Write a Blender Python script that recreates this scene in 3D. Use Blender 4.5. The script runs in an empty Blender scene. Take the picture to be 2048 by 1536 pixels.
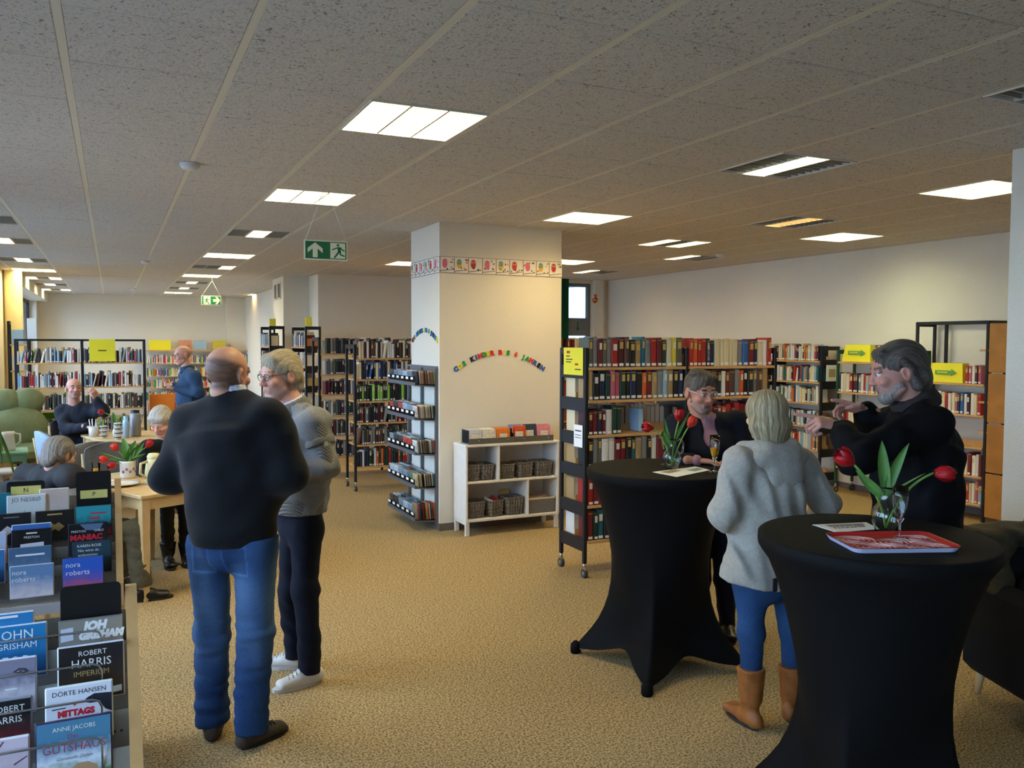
import bpy, math, random
import numpy as np
from mathutils import Vector, Matrix

scene = bpy.context.scene
# ------------------------------------------------------------------ camera
cam_data = bpy.data.cameras.new('camera')
cam = bpy.data.objects.new('camera', cam_data)
scene.collection.objects.link(cam)
cam_data.sensor_width = 36.0
cam_data.lens = 29.74
cam_data.clip_end = 200
_r = Vector((0.904016, -0.427491, 0.0026))
_f = Vector((0.42709, 0.902867, -0.04925))
_r.normalize(); _f.normalize(); _u = _r.cross(_f)
cam.matrix_world = Matrix(((_r.x, _u.x, -_f.x, 0.0), (_r.y, _u.y, -_f.y, 0.0), (_r.z, _u.z, -_f.z, 1.80), (0, 0, 0, 1)))
scene.camera = cam
# ------------------------------------------------------------------ sky, exposure
world = bpy.data.worlds.new('overcast_sky'); scene.world = world
world.use_nodes = True
_bg = world.node_tree.nodes['Background']
_bg.inputs[0].default_value = (0.50, 0.71, 1.0, 1); _bg.inputs[1].default_value = 3.0
LAMP = 9.5                                     # strength of a lit fluorescent bay
scene.view_settings.view_transform = 'Standard'; scene.view_settings.look = 'None'
scene.view_settings.gamma = 1.0; scene.view_settings.use_curve_mapping = False
scene.view_settings.exposure = 1.78
try: scene.cycles.use_denoising = True
except Exception: pass
scene.cycles.max_bounces = 8; scene.cycles.diffuse_bounces = 5; scene.cycles.transparent_max_bounces = 12
scene.cycles.sample_clamp_indirect = 6.0

# ------------------------------------------------------------------ helpers
COL = scene.collection
rnd = random.Random(7)
PI = math.pi
def lin(c):
    if isinstance(c, str):
        c = c.lstrip('#'); c = [int(c[i:i+2], 16)/255 for i in (0, 2, 4)]
    return tuple(((x/12.92) if x <= .04045 else ((x+.055)/1.055)**2.4) for x in c)
_MATS = {}
def mat(name, color, rough=.6, spec=.4, metal=0, noise=None, bump=None, attr=None, emit=None, trans=None, sheen=0, objcol=False):
    """noise=(scale, amount[, colour2]); bump=(scale, strength[, distance])"""
    if name in _MATS: return _MATS[name]
    m = bpy.data.materials.new(name); m.use_nodes = True
    nt = m.node_tree; N = nt.nodes; L = nt.links
    b = N['Principled BSDF']; c = (*lin(color), 1)
    b.inputs['Base Color'].default_value = c; b.inputs['Roughness'].default_value = rough
    b.inputs['Specular IOR Level'].default_value = spec; b.inputs['Metallic'].default_value = metal
    if sheen: b.inputs['Sheen Weight'].default_value = sheen
    src = None
    tc = N.new('ShaderNodeTexCoord')
    if attr:
        a = N.new('ShaderNodeAttribute'); a.attribute_name = attr; src = a.outputs['Color']
    elif objcol:
        a = N.new('ShaderNodeObjectInfo'); src = a.outputs['Color']
    if noise:
        n = N.new('ShaderNodeTexNoise'); n.inputs['Scale'].default_value = noise[0]; n.inputs['Detail'].default_value = 4
        L.new(tc.outputs['Object'], n.inputs['Vector'])
        mx = N.new('ShaderNodeMix'); mx.data_type = 'RGBA'
        rp = N.new('ShaderNodeMapRange'); rp.inputs[1].default_value = .38; rp.inputs[2].default_value = .62
        L.new(n.outputs['Fac'], rp.inputs[0]); L.new(rp.outputs[0], mx.inputs['Factor'])
        mx.inputs['A'].default_value = c
        if len(noise) > 2: mx.inputs['B'].default_value = (*lin(noise[2]), 1)
        else: mx.inputs['B'].default_value = tuple(x*(1-noise[1]) for x in c[:3])+(1,)
        if src is not None:
            mx.blend_type = 'MULTIPLY'; mx.inputs['Factor'].default_value = 1
            L.new(src, mx.inputs['A']); rp2 = N.new('ShaderNodeMapRange'); rp2.inputs[1].default_value = .35; rp2.inputs[2].default_value = .65
            rp2.inputs[3].default_value = 1-noise[1]; rp2.inputs[4].default_value = 1
            L.new(n.outputs['Fac'], rp2.inputs[0]); L.new(rp2.outputs[0], mx.inputs['B'])
            for l in list(L):
                if l.to_socket == mx.inputs['Factor']: L.remove(l)
        src = mx.outputs['Result']
    if src is not None: L.new(src, b.inputs['Base Color'])
    if bump:
        n2 = N.new('ShaderNodeTexNoise'); n2.inputs['Scale'].default_value = bump[0]; n2.inputs['Detail'].default_value = 3
        L.new(tc.outputs['Object'], n2.inputs['Vector'])
        bp = N.new('ShaderNodeBump'); bp.inputs['Strength'].default_value = bump[1]
        bp.inputs['Distance'].default_value = bump[2] if len(bump) > 2 else .01
        L.new(n2.outputs['Fac'], bp.inputs['Height']); L.new(bp.outputs['Normal'], b.inputs['Normal'])
    if emit:
        b.inputs['Emission Color'].default_value = (*emit[0], 1); b.inputs['Emission Strength'].default_value = emit[1]
    if trans:                                       # thin clear sheet: mostly see-through with a gloss
        t = N.new('ShaderNodeBsdfTransparent'); t.inputs[0].default_value = (*trans[1], 1)
        g = N.new('ShaderNodeBsdfGlossy'); g.inputs['Roughness'].default_value = .05; g.inputs[0].default_value = (.9, .95, 1, 1)
        fr = N.new('ShaderNodeLayerWeight'); fr.inputs[0].default_value = trans[0]
        ms = N.new('ShaderNodeMixShader'); L.new(fr.outputs['Fresnel'], ms.inputs[0])
        L.new(t.outputs[0], ms.inputs[1]); L.new(g.outputs[0], ms.inputs[2])
        L.new(ms.outputs[0], N['Material Output'].inputs['Surface'])
    _MATS[name] = m
    return m

class MB:
    """collects geometry; faces carry a material index"""
    def __init__(s): s.v = []; s.f = []; s.m = []; s.smooth = []
    def add(s, vs, fs, mi=0, sm=False):
        o = len(s.v); s.v += [tuple(v) for v in vs]
        s.f += [tuple(i+o for i in f) for f in fs]; s.m += [mi]*len(fs); s.smooth += [sm]*len(fs); return s
    def box(s, x0, x1, y0, y1, z0, z1, mi=0, R=None, c=None):
        vs = [Vector((x, y, z)) for z in (z0, z1) for y in (y0, y1) for x in (x0, x1)]
        if R is not None:
            c = Vector(c) if c is not None else Vector(((x0+x1)/2, (y0+y1)/2, (z0+z1)/2)); vs = [R @ (v-c)+c for v in vs]
        return s.add(vs, [(0, 2, 3, 1), (4, 5, 7, 6), (0, 1, 5, 4), (2, 6, 7, 3), (0, 4, 6, 2), (1, 3, 7, 5)], mi)
    def rbox(s, x0, x1, y0, y1, z0, z1, b=.01, mi=0):
        """box with chamfered edges"""
        vs = []; b = min(b, (x1-x0)*.49, (y1-y0)*.49, (z1-z0)*.49)
        X = (x0, x1); Y = (y0, y1); Z = (z0, z1); idx = {}
        for i in (0, 1):
            for j in (0, 1):
                for k in (0, 1):
                    dx, dy, dz = (b if i == 0 else -b), (b if j == 0 else -b), (b if k == 0 else -b)
                    for ax, p in enumerate(((X[i], Y[j]+dy, Z[k]+dz), (X[i]+dx, Y[j], Z[k]+dz), (X[i]+dx, Y[j]+dy, Z[k]))):
                        idx[(i, j, k, ax)] = len(vs); vs.append(p)
        fs = []
        def q(*ks): fs.append(tuple(idx[k] for k in ks))
        for i in (0, 1):
            q((i,0,0,0),(i,1,0,0),(i,1,1,0),(i,0,1,0)); q((0,i,0,1),(1,i,0,1),(1,i,1,1),(0,i,1,1)); q((0,0,i,2),(1,0,i,2),(1,1,i,2),(0,1,i,2))
        for i in (0, 1):
            for j in (0, 1):
                q((i,j,0,0),(i,j,1,0),(i,j,1,1),(i,j,0,1)); q((i,0,j,0),(i,1,j,0),(i,1,j,2),(i,0,j,2)); q((0,i,j,1),(1,i,j,1),(1,i,j,2),(0,i,j,2))
                for k in (0, 1): q((i,j,k,0),(i,j,k,1),(i,j,k,2))
        # fix winding by centre
        c = Vector(((x0+x1)/2, (y0+y1)/2, (z0+z1)/2)); out = []
        for f in fs:
            p = [Vector(vs[t]) for t in f]; n = (p[1]-p[0]).cross(p[2]-p[0]); m = sum(p, Vector())/len(p)
            out.append(f if n.dot(m-c) > 0 else f[::-1])
        return s.add(vs, out, mi)
    def tube(s, pts, r, n=8, mi=0, caps=True, sm=True):
        pts = [Vector(p) for p in pts]; rs = r if isinstance(r, (list, tuple)) else [r]*len(pts)
        rings = []; prev = None
        for i, p in enumerate(pts):
            d = (pts[min(i+1, len(pts)-1)]-pts[max(i-1, 0)]).normalized()
            if prev is None:
                a = Vector((0, 0, 1)) if abs(d.z) < .9 else Vector((1, 0, 0)); x = d.cross(a).normalized()
            else:
                x = (prev-d*prev.dot(d)).normalized()
            prev = x; y = d.cross(x)
            rings.append([p+(x*math.cos(2*PI*k/n)+y*math.sin(2*PI*k/n))*rs[i] for k in range(n)])
        vs = [v for ring in rings for v in ring]; fs = []
        for i in range(len(pts)-1):
            for k in range(n):
                a, b = i*n+k, i*n+(k+1) % n; fs.append((a, b, b+n, a+n))
        s.add(vs, fs, mi, sm)
        if caps:
            o = len(s.v)-len(vs)
            s.f += [tuple(o+k for k in range(n))[::-1], tuple(o+(len(pts)-1)*n+k for k in range(n))]; s.m += [mi, mi]; s.smooth += [False, False]
        return s
    def lathe(s, prof, n=24, mi=0, c=(0, 0, 0), sm=True):
        vs = []; fs = []
        for (rr, z) in prof:
            for k in range(n): vs.append((c[0]+rr*math.cos(2*PI*k/n), c[1]+rr*math.sin(2*PI*k/n), c[2]+z))
        for i in range(len(prof)-1):
            for k in range(n):
                a, b = i*n+k, i*n+(k+1) % n; fs.append((a, b, b+n, a+n))
        return s.add(vs, fs, mi, sm)
    def ell(s, c, r, n=12, m=8, mi=0, R=None):
        vs = []; fs = []
        for j in range(m+1):
            t = PI*j/m
            for k in range(n):
                a = 2*PI*k/n; p = Vector((r[0]*math.sin(t)*math.cos(a), r[1]*math.sin(t)*math.sin(a), -r[2]*math.cos(t)))
                if R is not None: p = R @ p
                vs.append((c[0]+p.x, c[1]+p.y, c[2]+p.z))
        for j in range(m):
            for k in range(n):
                a, b = j*n+k, j*n+(k+1) % n; fs.append((a, b, b+n, a+n))
        return s.add(vs, fs, mi, True)
    def poly(s, pts, thick=(0, 0, 0), mi=0):
        """flat outline, optionally extruded by the vector thick"""
        pts = [Vector(p) for p in pts]; n = len(pts); t = Vector(thick)
        if t.length == 0: return s.add(pts, [tuple(range(n))], mi)
        return s.add(pts+[p+t for p in pts], [tuple(range(n))[::-1], tuple(range(n, 2*n))]+[(i, (i+1) % n, (i+1) % n+n, i+n) for i in range(n)], mi)
    def mesh(s, name, mats):
        me = bpy.data.meshes.new(name); me.from_pydata(s.v, [], s.f)
        for m in (mats if isinstance(mats, (list, tuple)) else [mats]): me.materials.append(m)
        if s.f:
            me.polygons.foreach_set('material_index', s.m); me.polygons.foreach_set('use_smooth', s.smooth)
        me.update(); return me

def link(name, data, parent=None, loc=None, rotz=0, label=None, cat=None, group=None, kind=None):
    o = bpy.data.objects.new(name, data); COL.objects.link(o)
    if parent is not None: o.parent = parent
    if loc is not None: o.location = loc
    if rotz: o.rotation_euler = (0, 0, rotz)
    if label: o['label'] = label
    if cat: o['category'] = cat
    if group: o['group'] = group
    if kind: o['kind'] = kind
    return o
def obj(name, mb, mats, parent=None, **k): return link(name, mb.mesh(name, mats), parent, **k)
def thing(name, label, cat, loc=(0, 0, 0), rotz=0, group=None): return link(name, None, None, loc, rotz, label, cat, group)
def copy_tree(o, parent=None):
    c = o.copy(); COL.objects.link(c); c.parent = parent
    for ch in list(o.children): copy_tree(ch, c)
    return c
def B(): return MB()
_TXT = {}
def text_mesh(s, size, m, extrude=0.0, align='LEFT', shear=0, bold=0):
    cu = bpy.data.curves.new('lettering', 'FONT'); cu.body = s; cu.size = size; cu.extrude = extrude; cu.align_x = align
    cu.resolution_u = 2; cu.shear = shear; cu.offset = bold; cu.fill_mode = 'FRONT' if extrude == 0 else 'BOTH'
    t = bpy.data.objects.new('lettering', cu); COL.objects.link(t)
    dg = bpy.context.evaluated_depsgraph_get()
    me = bpy.data.meshes.new_from_object(t.evaluated_get(dg)); bpy.data.objects.remove(t); bpy.data.curves.remove(cu)
    me.materials.clear(); me.materials.append(m); return me
def Rz(a): return Matrix.Rotation(a, 3, 'Z')
def Rx(a): return Matrix.Rotation(a, 3, 'X')

# common materials
WOOD = mat('beech_wood', '#cf9f63', .5, noise=(9, .18)); WOODL = mat('light_birch', '#d9ba86', .5, noise=(8, .15))
BLACKM = mat('black_painted_steel', '#16171b', .45); CHROME = mat('chrome', '#c9ccd0', .2, metal=1)
STEEL = mat('grey_powdered_steel', '#8d8c8a', .45, metal=.3); WHITEM = mat('white_lacquer', '#e6e4e0', .4)
PAPER = mat('white_paper', '#eceae4', .8); BLACKF = mat('black_fabric', '#0d0d0f', .85, noise=(60, .3))
CLEAR = mat('clear_acrylic', '#ffffff', trans=(.10, (.94, .96, .97))); GLASS = mat('clear_glass', '#ffffff', trans=(.10, (.985, .995, .99)))
YELLOW = mat('yellow_card', '#e8dd2e', .6); GREENST = mat('green_painted_steel', '#1d4a2c', .45)
# ------------------------------------------------------------------ room shell
CZ = 2.925; TX0, TY0, T = -0.1477, 3.2596, .625
XL, XR, YB, YF = -1.55, 8.22, 22.75, -4.0
carpet = mat('tan_loop_carpet', '#b1976a', .95, .1, noise=(84, .3, '#6a5536'), bump=(170, .3, .004))
def _carpet():
    nt = carpet.node_tree; N = nt.nodes; L = nt.links; b = N['Principled BSDF']; old = b.inputs['Base Color'].links[0].from_socket
    tc = N.new('ShaderNodeTexCoord'); n = N.new('ShaderNodeTexNoise'); n.inputs['Scale'].default_value = 125; n.inputs['Detail'].default_value = 3
    L.new(tc.outputs['Object'], n.inputs['Vector']); r = N.new('ShaderNodeMapRange'); r.inputs[1].default_value = .5; r.inputs[2].default_value = .68
    L.new(n.outputs['Fac'], r.inputs[0]); mx = N.new('ShaderNodeMix'); mx.data_type = 'RGBA'; L.new(r.outputs[0], mx.inputs['Factor'])
    L.new(old, mx.inputs['A']); mx.inputs['B'].default_value = (*lin('#d8c294'), 1); L.new(mx.outputs['Result'], b.inputs['Base Color'])
_carpet()
obj('floor', B().box(XL-.4, XR+.4, YF-.4, YB+.4, -.1, 0), carpet, kind='structure')
wallm = mat('white_woodchip_wall', '#e0d9c8', .9, .1, bump=(70, .35, .01))
ceilm = mat('mineral_fibre_tile', '#d2cec8', .95, .05, bump=(60, .4, .01))
def _tile():
    nt = ceilm.node_tree; N = nt.nodes; L = nt.links; b = N['Principled BSDF']
    tc = N.new('ShaderNodeTexCoord'); oi = N.new('ShaderNodeObjectInfo'); ad = N.new('ShaderNodeVectorMath'); ad.operation = 'ADD'
    sc_ = N.new('ShaderNodeVectorMath'); sc_.operation = 'SCALE'; sc_.inputs['Scale'].default_value = 1.0
    L.new(oi.outputs['Location'], sc_.inputs[0]); L.new(tc.outputs['Object'], ad.inputs[0]); L.new(sc_.outputs[0], ad.inputs[1])
    n = N.new('ShaderNodeTexNoise'); n.inputs['Scale'].default_value = 62; n.inputs['Detail'].default_value = 1; n.inputs['Distortion'].default_value = 1.6
    L.new(ad.outputs[0], n.inputs['Vector'])
    r = N.new('ShaderNodeMapRange'); r.inputs[1].default_value = .61; r.inputs[2].default_value = .67; L.new(n.outputs['Fac'], r.inputs[0])
    mx = N.new('ShaderNodeMix'); mx.data_type = 'RGBA'; L.new(r.outputs[0], mx.inputs['Factor'])
    mx.inputs['A'].default_value = (*lin('#d2cec8'), 1); mx.inputs['B'].default_value = (*lin('#8f8a84'), 1)
    L.new(mx.outputs['Result'], b.inputs['Base Color'])
_tile()
railm = mat('cream_ceiling_rail', '#ddd6c4', .6)
jointm = mat('ceiling_void', '#57534e', .9)
ceiling = obj('ceiling', B().box(XL-.4, XR+.4, YF-.4, YB+.4, CZ+.06, CZ+.16), jointm, kind='structure')
# light fixtures sit in these tiles: (i, j) -> lit bays (0..2), tint
WARM = (1.0, .76, .36); NEUT = (1.0, .84, .48); AMB = (1.0, .56, .20); GRN = (.95, 1.0, .60)
FIX = {(2, 1): ([0, 1, 2], NEUT), (2, 5): ([0, 1, 2], NEUT), (2, 9): ([1], NEUT), (2, 13): ([0, 1, 2], NEUT), (2, 16): ([2], NEUT), (2, 19): ([0, 1, 2], NEUT),
       (2, 22): ([1], NEUT), (2, 25): ([1], NEUT), (2, 28): ([0, 1, 2], NEUT),
       (-2, 9): ([], NEUT), (-2, 12): ([0, 1], NEUT), (-2, 16): ([1], NEUT), (-2, 19): ([0, 1, 2], NEUT), (-2, 22): ([0, 2], NEUT), (-2, 25): ([1], NEUT), (-2, 28): ([0, 2], NEUT),
       (6, 5): ([0, 1, 2], WARM), (6, 1): ([1], GRN), (9, 1): ([0, 1, 2], WARM), (9, 4): ([1], AMB), (11, 5): ([0, 1, 2], GRN), (9, 7): ([0, 2], WARM), (11, 9): ([0], WARM),
       (11, 13): ([0], WARM), (9, 11): ([0, 1, 2], WARM), (6, 13): ([0, 1, 2], WARM), (6, -2): ([], NEUT), (5, 28): ([0, 1, 2], WARM), (-2, 3): ([0, 1, 2], NEUT)}
MAIN_C = lambda x, y: (y < 13.3 or x < 3.1 or (x < 5.5 and y < 14.15))
tiles = []
for i in range(-3, 14):
    for j in range(-12, 32):
        x, y = TX0+i*T, TY0+j*T
        cx, cy = x+T/2, y+T/2
        if cx < XL-.2 or cx > XR+.2 or cy > YB+.2 or (i, j) in FIX: continue
        d = cx*.427+cy*.9; s = cx*.904-cy*.4276
        inview = d > .8 and abs(s) < d*.66+.5 and MAIN_C(cx, cy) and d > 1.5
        tiles.append((not inview, math.hypot(cx, cy), cx, cy))
tiles.sort()
tw, tl, th = T-.030, T-.007, .02
tb = B().rbox(-tw/2, tw/2, -tl/2, tl/2, 0, th, .004); tile_me = tb.mesh('ceiling_tile', ceilm)
rest = B()
for k, (nv, dd, cx, cy) in enumerate(tiles):
    if k < 300 and not nv: link('ceiling_tile', tile_me, ceiling, (cx, cy, CZ+rnd.uniform(0, .0015)))
    else: rest.box(cx-tw/2, cx+tw/2, cy-tl/2, cy+tl/2, CZ, CZ+th)
obj('ceiling_tile', rest, ceilm, ceiling, kind='stuff')
for i in range(-3, 15):
    x = TX0+i*T
    if XL < x < XR: obj('ceiling_rail', B().box(x-.0155, x+.0155, YF, YB, CZ+.001, CZ+.012), railm, ceiling)
for j in range(-11, 32):
    y = TY0+j*T
    if YF < y < YB: obj('cross_rail', B().box(XL, XR, y-.008, y+.008, CZ+.008, CZ+.016), railm, ceiling)
# fixtures
frm = mat('white_lamp_frame', '#d8d6d0', .4); refl = mat('dull_aluminium_reflector', '#5c5954', .3, metal=.7); blade = mat('louvre_aluminium', '#a8a496', .5, metal=.3)
_lit = {}
def litm(t):
    if t not in _lit: _lit[t] = mat('lit_fluorescent_bay_%d' % len(_lit), '#fff6d8', .5, emit=(t, LAMP*(.22 if t == AMB else .8 if t == GRN else 1)))
    return _lit[t]
SPOT = {(2, 1): 'above the standing couple', (2, 5): 'by the near exit sign', (2, 9): 'just past the near exit sign', (2, 13): 'second past the near exit sign', (2, 16): 'third past the near exit sign', (2, 19): 'before the far exit sign',
        (2, 22): 'first past the far exit sign', (2, 25): 'second past the far exit sign', (2, 28): 'exit sign row by end wall', (-2, 9): 'over the sage recliner', (-2, 12): 'before the cream column', (-2, 16): 'beside the cream column',
        (-2, 19): 'first past the cream column', (-2, 22): 'second past the cream column', (-2, 25): 'third past the cream column', (-2, 28): 'window row, by the end wall', (6, 5): 'in front of the pillar', (6, 1): 'over the standing tables',
        (9, 1): 'beside the near column', (9, 4): 'over the mobile bookcases', (11, 5): 'over the tall frame bookcase', (9, 7): 'behind the amber one', (11, 9): 'along the long plain wall', (11, 13): 'by the garden door', (9, 11): 'behind the pillar, towards the door',
        (6, 13): 'behind the pillar, towards the cafe', (6, -2): 'above the armchair with coats', (5, 28): 'beyond the vent shaft', (2, -3): 'behind the photographer', (-2, 3): 'beside the near windows'}
def bay_mesh(): return B().box(-.088, .088, -.285, .285, .026, .03)
bay_me = {}
fb = B()
for a in (-.3015, .2915): fb.box(a, a+.01, -.303, .303, -.004, .04)
for a in (-.303, .293): fb.box(-.2915, .2915, a, a+.01, -.004, .04)
for a in (-.102, .090): fb.box(a, a+.012, -.293, .293, 0, .03)
fb.box(-.3, .3, -.303, .303, .04, .045)
frame_me = fb.mesh('lamp_frame', frm)
lb = B()
for k in range(9): y = -.285+.0633*(k+.5); lb.box(-.088, .088, y-.004, y+.004, .001, .02)
louvre_me = lb.mesh('louvre', blade)
names = {0: 'unlit', 1: 'one tube glowing', 2: 'two tubes glowing', 3: 'all tubes glowing'}
tint_n = {NEUT: 'pale white', WARM: 'warm white', AMB: 'amber', GRN: 'greenish white'}
for (i, j), (lit, tint) in FIX.items():
    x, y = TX0+(i+.5)*T, TY0+(j+.5)*T
    near = SPOT[(i, j)]
    lab = 'recessed ceiling light, %s %s, %s' % (tint_n[tint] if lit else 'grey louvre,', names[len(lit)], near)
    t = thing('ceiling_light', lab, 'ceiling light', (x, y, CZ), 0, 'recessed ceiling lights')
    link('lamp_frame', frame_me, t)
    for b_ in range(3):
        key = (tint if b_ in lit else None)
        if key not in bay_me: bay_me[key] = bay_mesh().mesh('reflector', litm(tint) if key else refl)
        cxx = -.196+.196*b_
        link('tube_bay' if b_ in lit else 'reflector', bay_me[key], t, (cxx, 0, 0))
        link('louvre', louvre_me, t, (cxx, 0, 0))
# smoke detectors
sdm = mat('detector_white', '#d4d6da', .5)
for (x, y, l) in [(.47, 5.77, 'white smoke detector on the ceiling above the standing couple'), (.45, 12.98, 'white smoke detector on the ceiling over the far cafe table'),
                  (.45, 19.83, 'white smoke detector on the ceiling near the far end wall'), (7.0, 8.63, 'white smoke detector on the ceiling beside the long right wall')]:
    t = thing('smoke_detector', l, 'smoke detector', (x, y, CZ), group='ceiling smoke detectors')
    obj('base', B().lathe([(0, 0), (.062, 0), (.062, -.012), (0, -.012)], 24), sdm, t)
    obj('sensor_cap', B().lathe([(.055, -.012), (.058, -.02), (.05, -.034), (.03, -.042), (0, -.043)], 24), sdm, t)
# walls
def wall(name, *bx):
    b = B()
    for q in bx: b.box(*q)
    return obj(name, b, wallm, kind='structure')
wall('wall_right', (XR, XR+.2, YF, 13.6, 0, CZ+.06))
wall('wall_rear', (XL, XR, YF-.2, YF, 0, CZ+.06))
wall('wall_back', (XL, 2.66, YB, YB+.2, 0, CZ+.06), (2.66, 6.0, YB-.12, YB+.2, 0, CZ+.06))
wall('wall_partition', (3.12, 5.5, 14.15, 14.35, 0, CZ+.06), (3.12, 3.32, 14.35, 14.85, 0, CZ+.06), (2.68, 3.32, 14.85, 15.9, 0, CZ+.06), (3.12, 3.4, 15.9, 22.75, 0, CZ+.06))
wall('wall_alcove', (5.5, 7.36, 13.3, 13.5, 0, CZ+.06), (7.87, XR, 13.3, 13.5, 0, CZ+.06), (5.4, 5.5, 13.3, 14.2, 0, CZ+.06), (7.36, 7.87, 13.3, 13.5, 2.86, CZ+.06))
wall('wall_column_near', (4.76, 5.3, 2.3, 3.26, 0, CZ+.06))
wall('trim_1', (7.9, 8.1, 13.22, 13.3, 0, CZ+.06))
ventm = mat('dark_vent', '#57504c', .7)
for y in (15.05, 15.42): obj('trim_2', B().box(2.66, 2.68, y, y+.2, 2.55, 2.83).box(2.655, 2.665, y+.02, y+.18, 2.57, 2.81, 1), [wallm, ventm], kind='structure')
# left wall with windows
segs = [(-3.4, -.6), (-.1, 3.2), (3.7, 7.0), (7.5, 10.8), (11.3, 14.6), (16.7, 22.3)]
b = [(XL-.3, XL, YF, YB, 0, .85), (XL-.3, XL, YF, YB, 2.72, CZ+.06)]; p = YF
for (a, c) in segs: b.append((XL-.3, XL, p, a, .85, 2.72)); p = c
b.append((XL-.3, XL, p, YB, .85, 2.72))
wall('wall_left', *b)
framem = mat('dark_window_frame', '#2b2c30', .5); pane = mat('window_pane', '#ffffff', trans=(.2, (.95, .97, 1.0)))
for k, (a, c) in enumerate(segs):
    w = obj('window_%d' % (k+1), B().box(XL-.2, XL-.14, a, c, .85, .91).box(XL-.2, XL-.14, a, c, 2.66, 2.72).box(XL-.2, XL-.14, a, a+.06, .91, 2.66).box(XL-.2, XL-.14, c-.06, c, .91, 2.66).box(XL-.2, XL-.14, (a+c)/2-.03, (a+c)/2+.03, .91, 2.66), framem, kind='structure')
    for (u0, u1) in ((a+.06, (a+c)/2-.03), ((a+c)/2+.03, c-.06)):
        obj('pane', B().box(XL-.175, XL-.165, u0, u1, .91, 2.66), pane, w)
# curtain box above the far window, cream round column
wall('trim_3', (XL, XL+.22, 16.4, YB, CZ-.2, CZ+.03))
obj('column', B().lathe([(.13, 0), (.13, CZ+.05)], 32, c=(-1.41, 15.75, 0)), mat('cream_column', '#e6d9a8', .6), kind='structure')
# garden door in the alcove
gd = mat('grey_door_frame', '#6f7376', .5)
d = obj('door_1', B().box(7.36, 7.42, 13.32, 13.4, 0, 2.86).box(7.81, 7.87, 13.32, 13.4, 0, 2.86).box(7.42, 7.81, 13.32, 13.4, 2.8, 2.86).box(7.42, 7.81, 13.32, 13.4, 1.92, 2.24).box(7.42, 7.81, 13.32, 13.4, 0, .25), gd, kind='structure')
for (z0, z1) in ((.25, 1.92), (2.24, 2.8)): obj('pane', B().box(7.42, 7.81, 13.35, 13.36, z0, z1), pane, d)
obj('arrow_mark', B().box(7.60, 7.62, 13.31, 13.318, 2.06, 2.17).poly([(7.575, 13.31, 2.07), (7.645, 13.31, 2.07), (7.61, 13.31, 2.0)], (0, .008, 0)), mat('green_mark', '#1c6b3c', .6), d)
obj('door_handle', B().tube([(7.47, 13.31, 1.05), (7.47, 13.27, 1.05), (7.55, 13.27, 1.05)], .01), CHROME, d)
obj('curtain', B().add([(7.20+.16*k/24, 13.22+.03*math.sin(k*1.6), z) for z in (.05, CZ) for k in range(25)], [(k, k+1, k+26, k+25) for k in range(24)], 0, True), mat('green_curtain', '#0f5b40', .8), label='dark green curtain hanging beside the garden door', cat='curtain')
t = thing('neighbour_building', 'pale blue rendered house seen through the garden door glass', 'building', (11.5, 24, 0))
obj('wall', B().box(-4, 4, 0, 5, 0, 9), mat('pale_blue_render', '#a9c9dc', .8), t)
for (x, z) in ((-2, 2.2), (.5, 2.2), (-2, 5), (.5, 5)): obj('window', B().box(x, x+1.2, -.05, .02, z, z+1.5).box(x+.1, x+1.1, -.06, -.04, z+.1, z+1.4, 1), [WHITEM, mat('house_glass', '#51666f', .1)], t)
obj('ground_outside', B().box(-40, 60, -40, 80, -.3, -.12), mat('grey_paving', '#8a8a86', .9, noise=(3, .2)), kind='structure')
# pillar
PX0, PX1, PY0, PY1 = 2.80, 4.105, 7.52, 8.35
pil = obj('wall_pillar', B().box(PX0, PX1, PY0, PY1, 0, CZ+.05), wallm, kind='structure')
obj('baseboard_pillar', B().box(PX0-.012, PX1+.012, PY0-.012, PY1+.012, 0, .07), mat('grey_baseboard', '#6b6259', .7), kind='structure')
obj('baseboard_right', B().box(XR-.015, XR, YF, 13.3, 0, .07), _MATS['grey_baseboard'], kind='structure')
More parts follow.
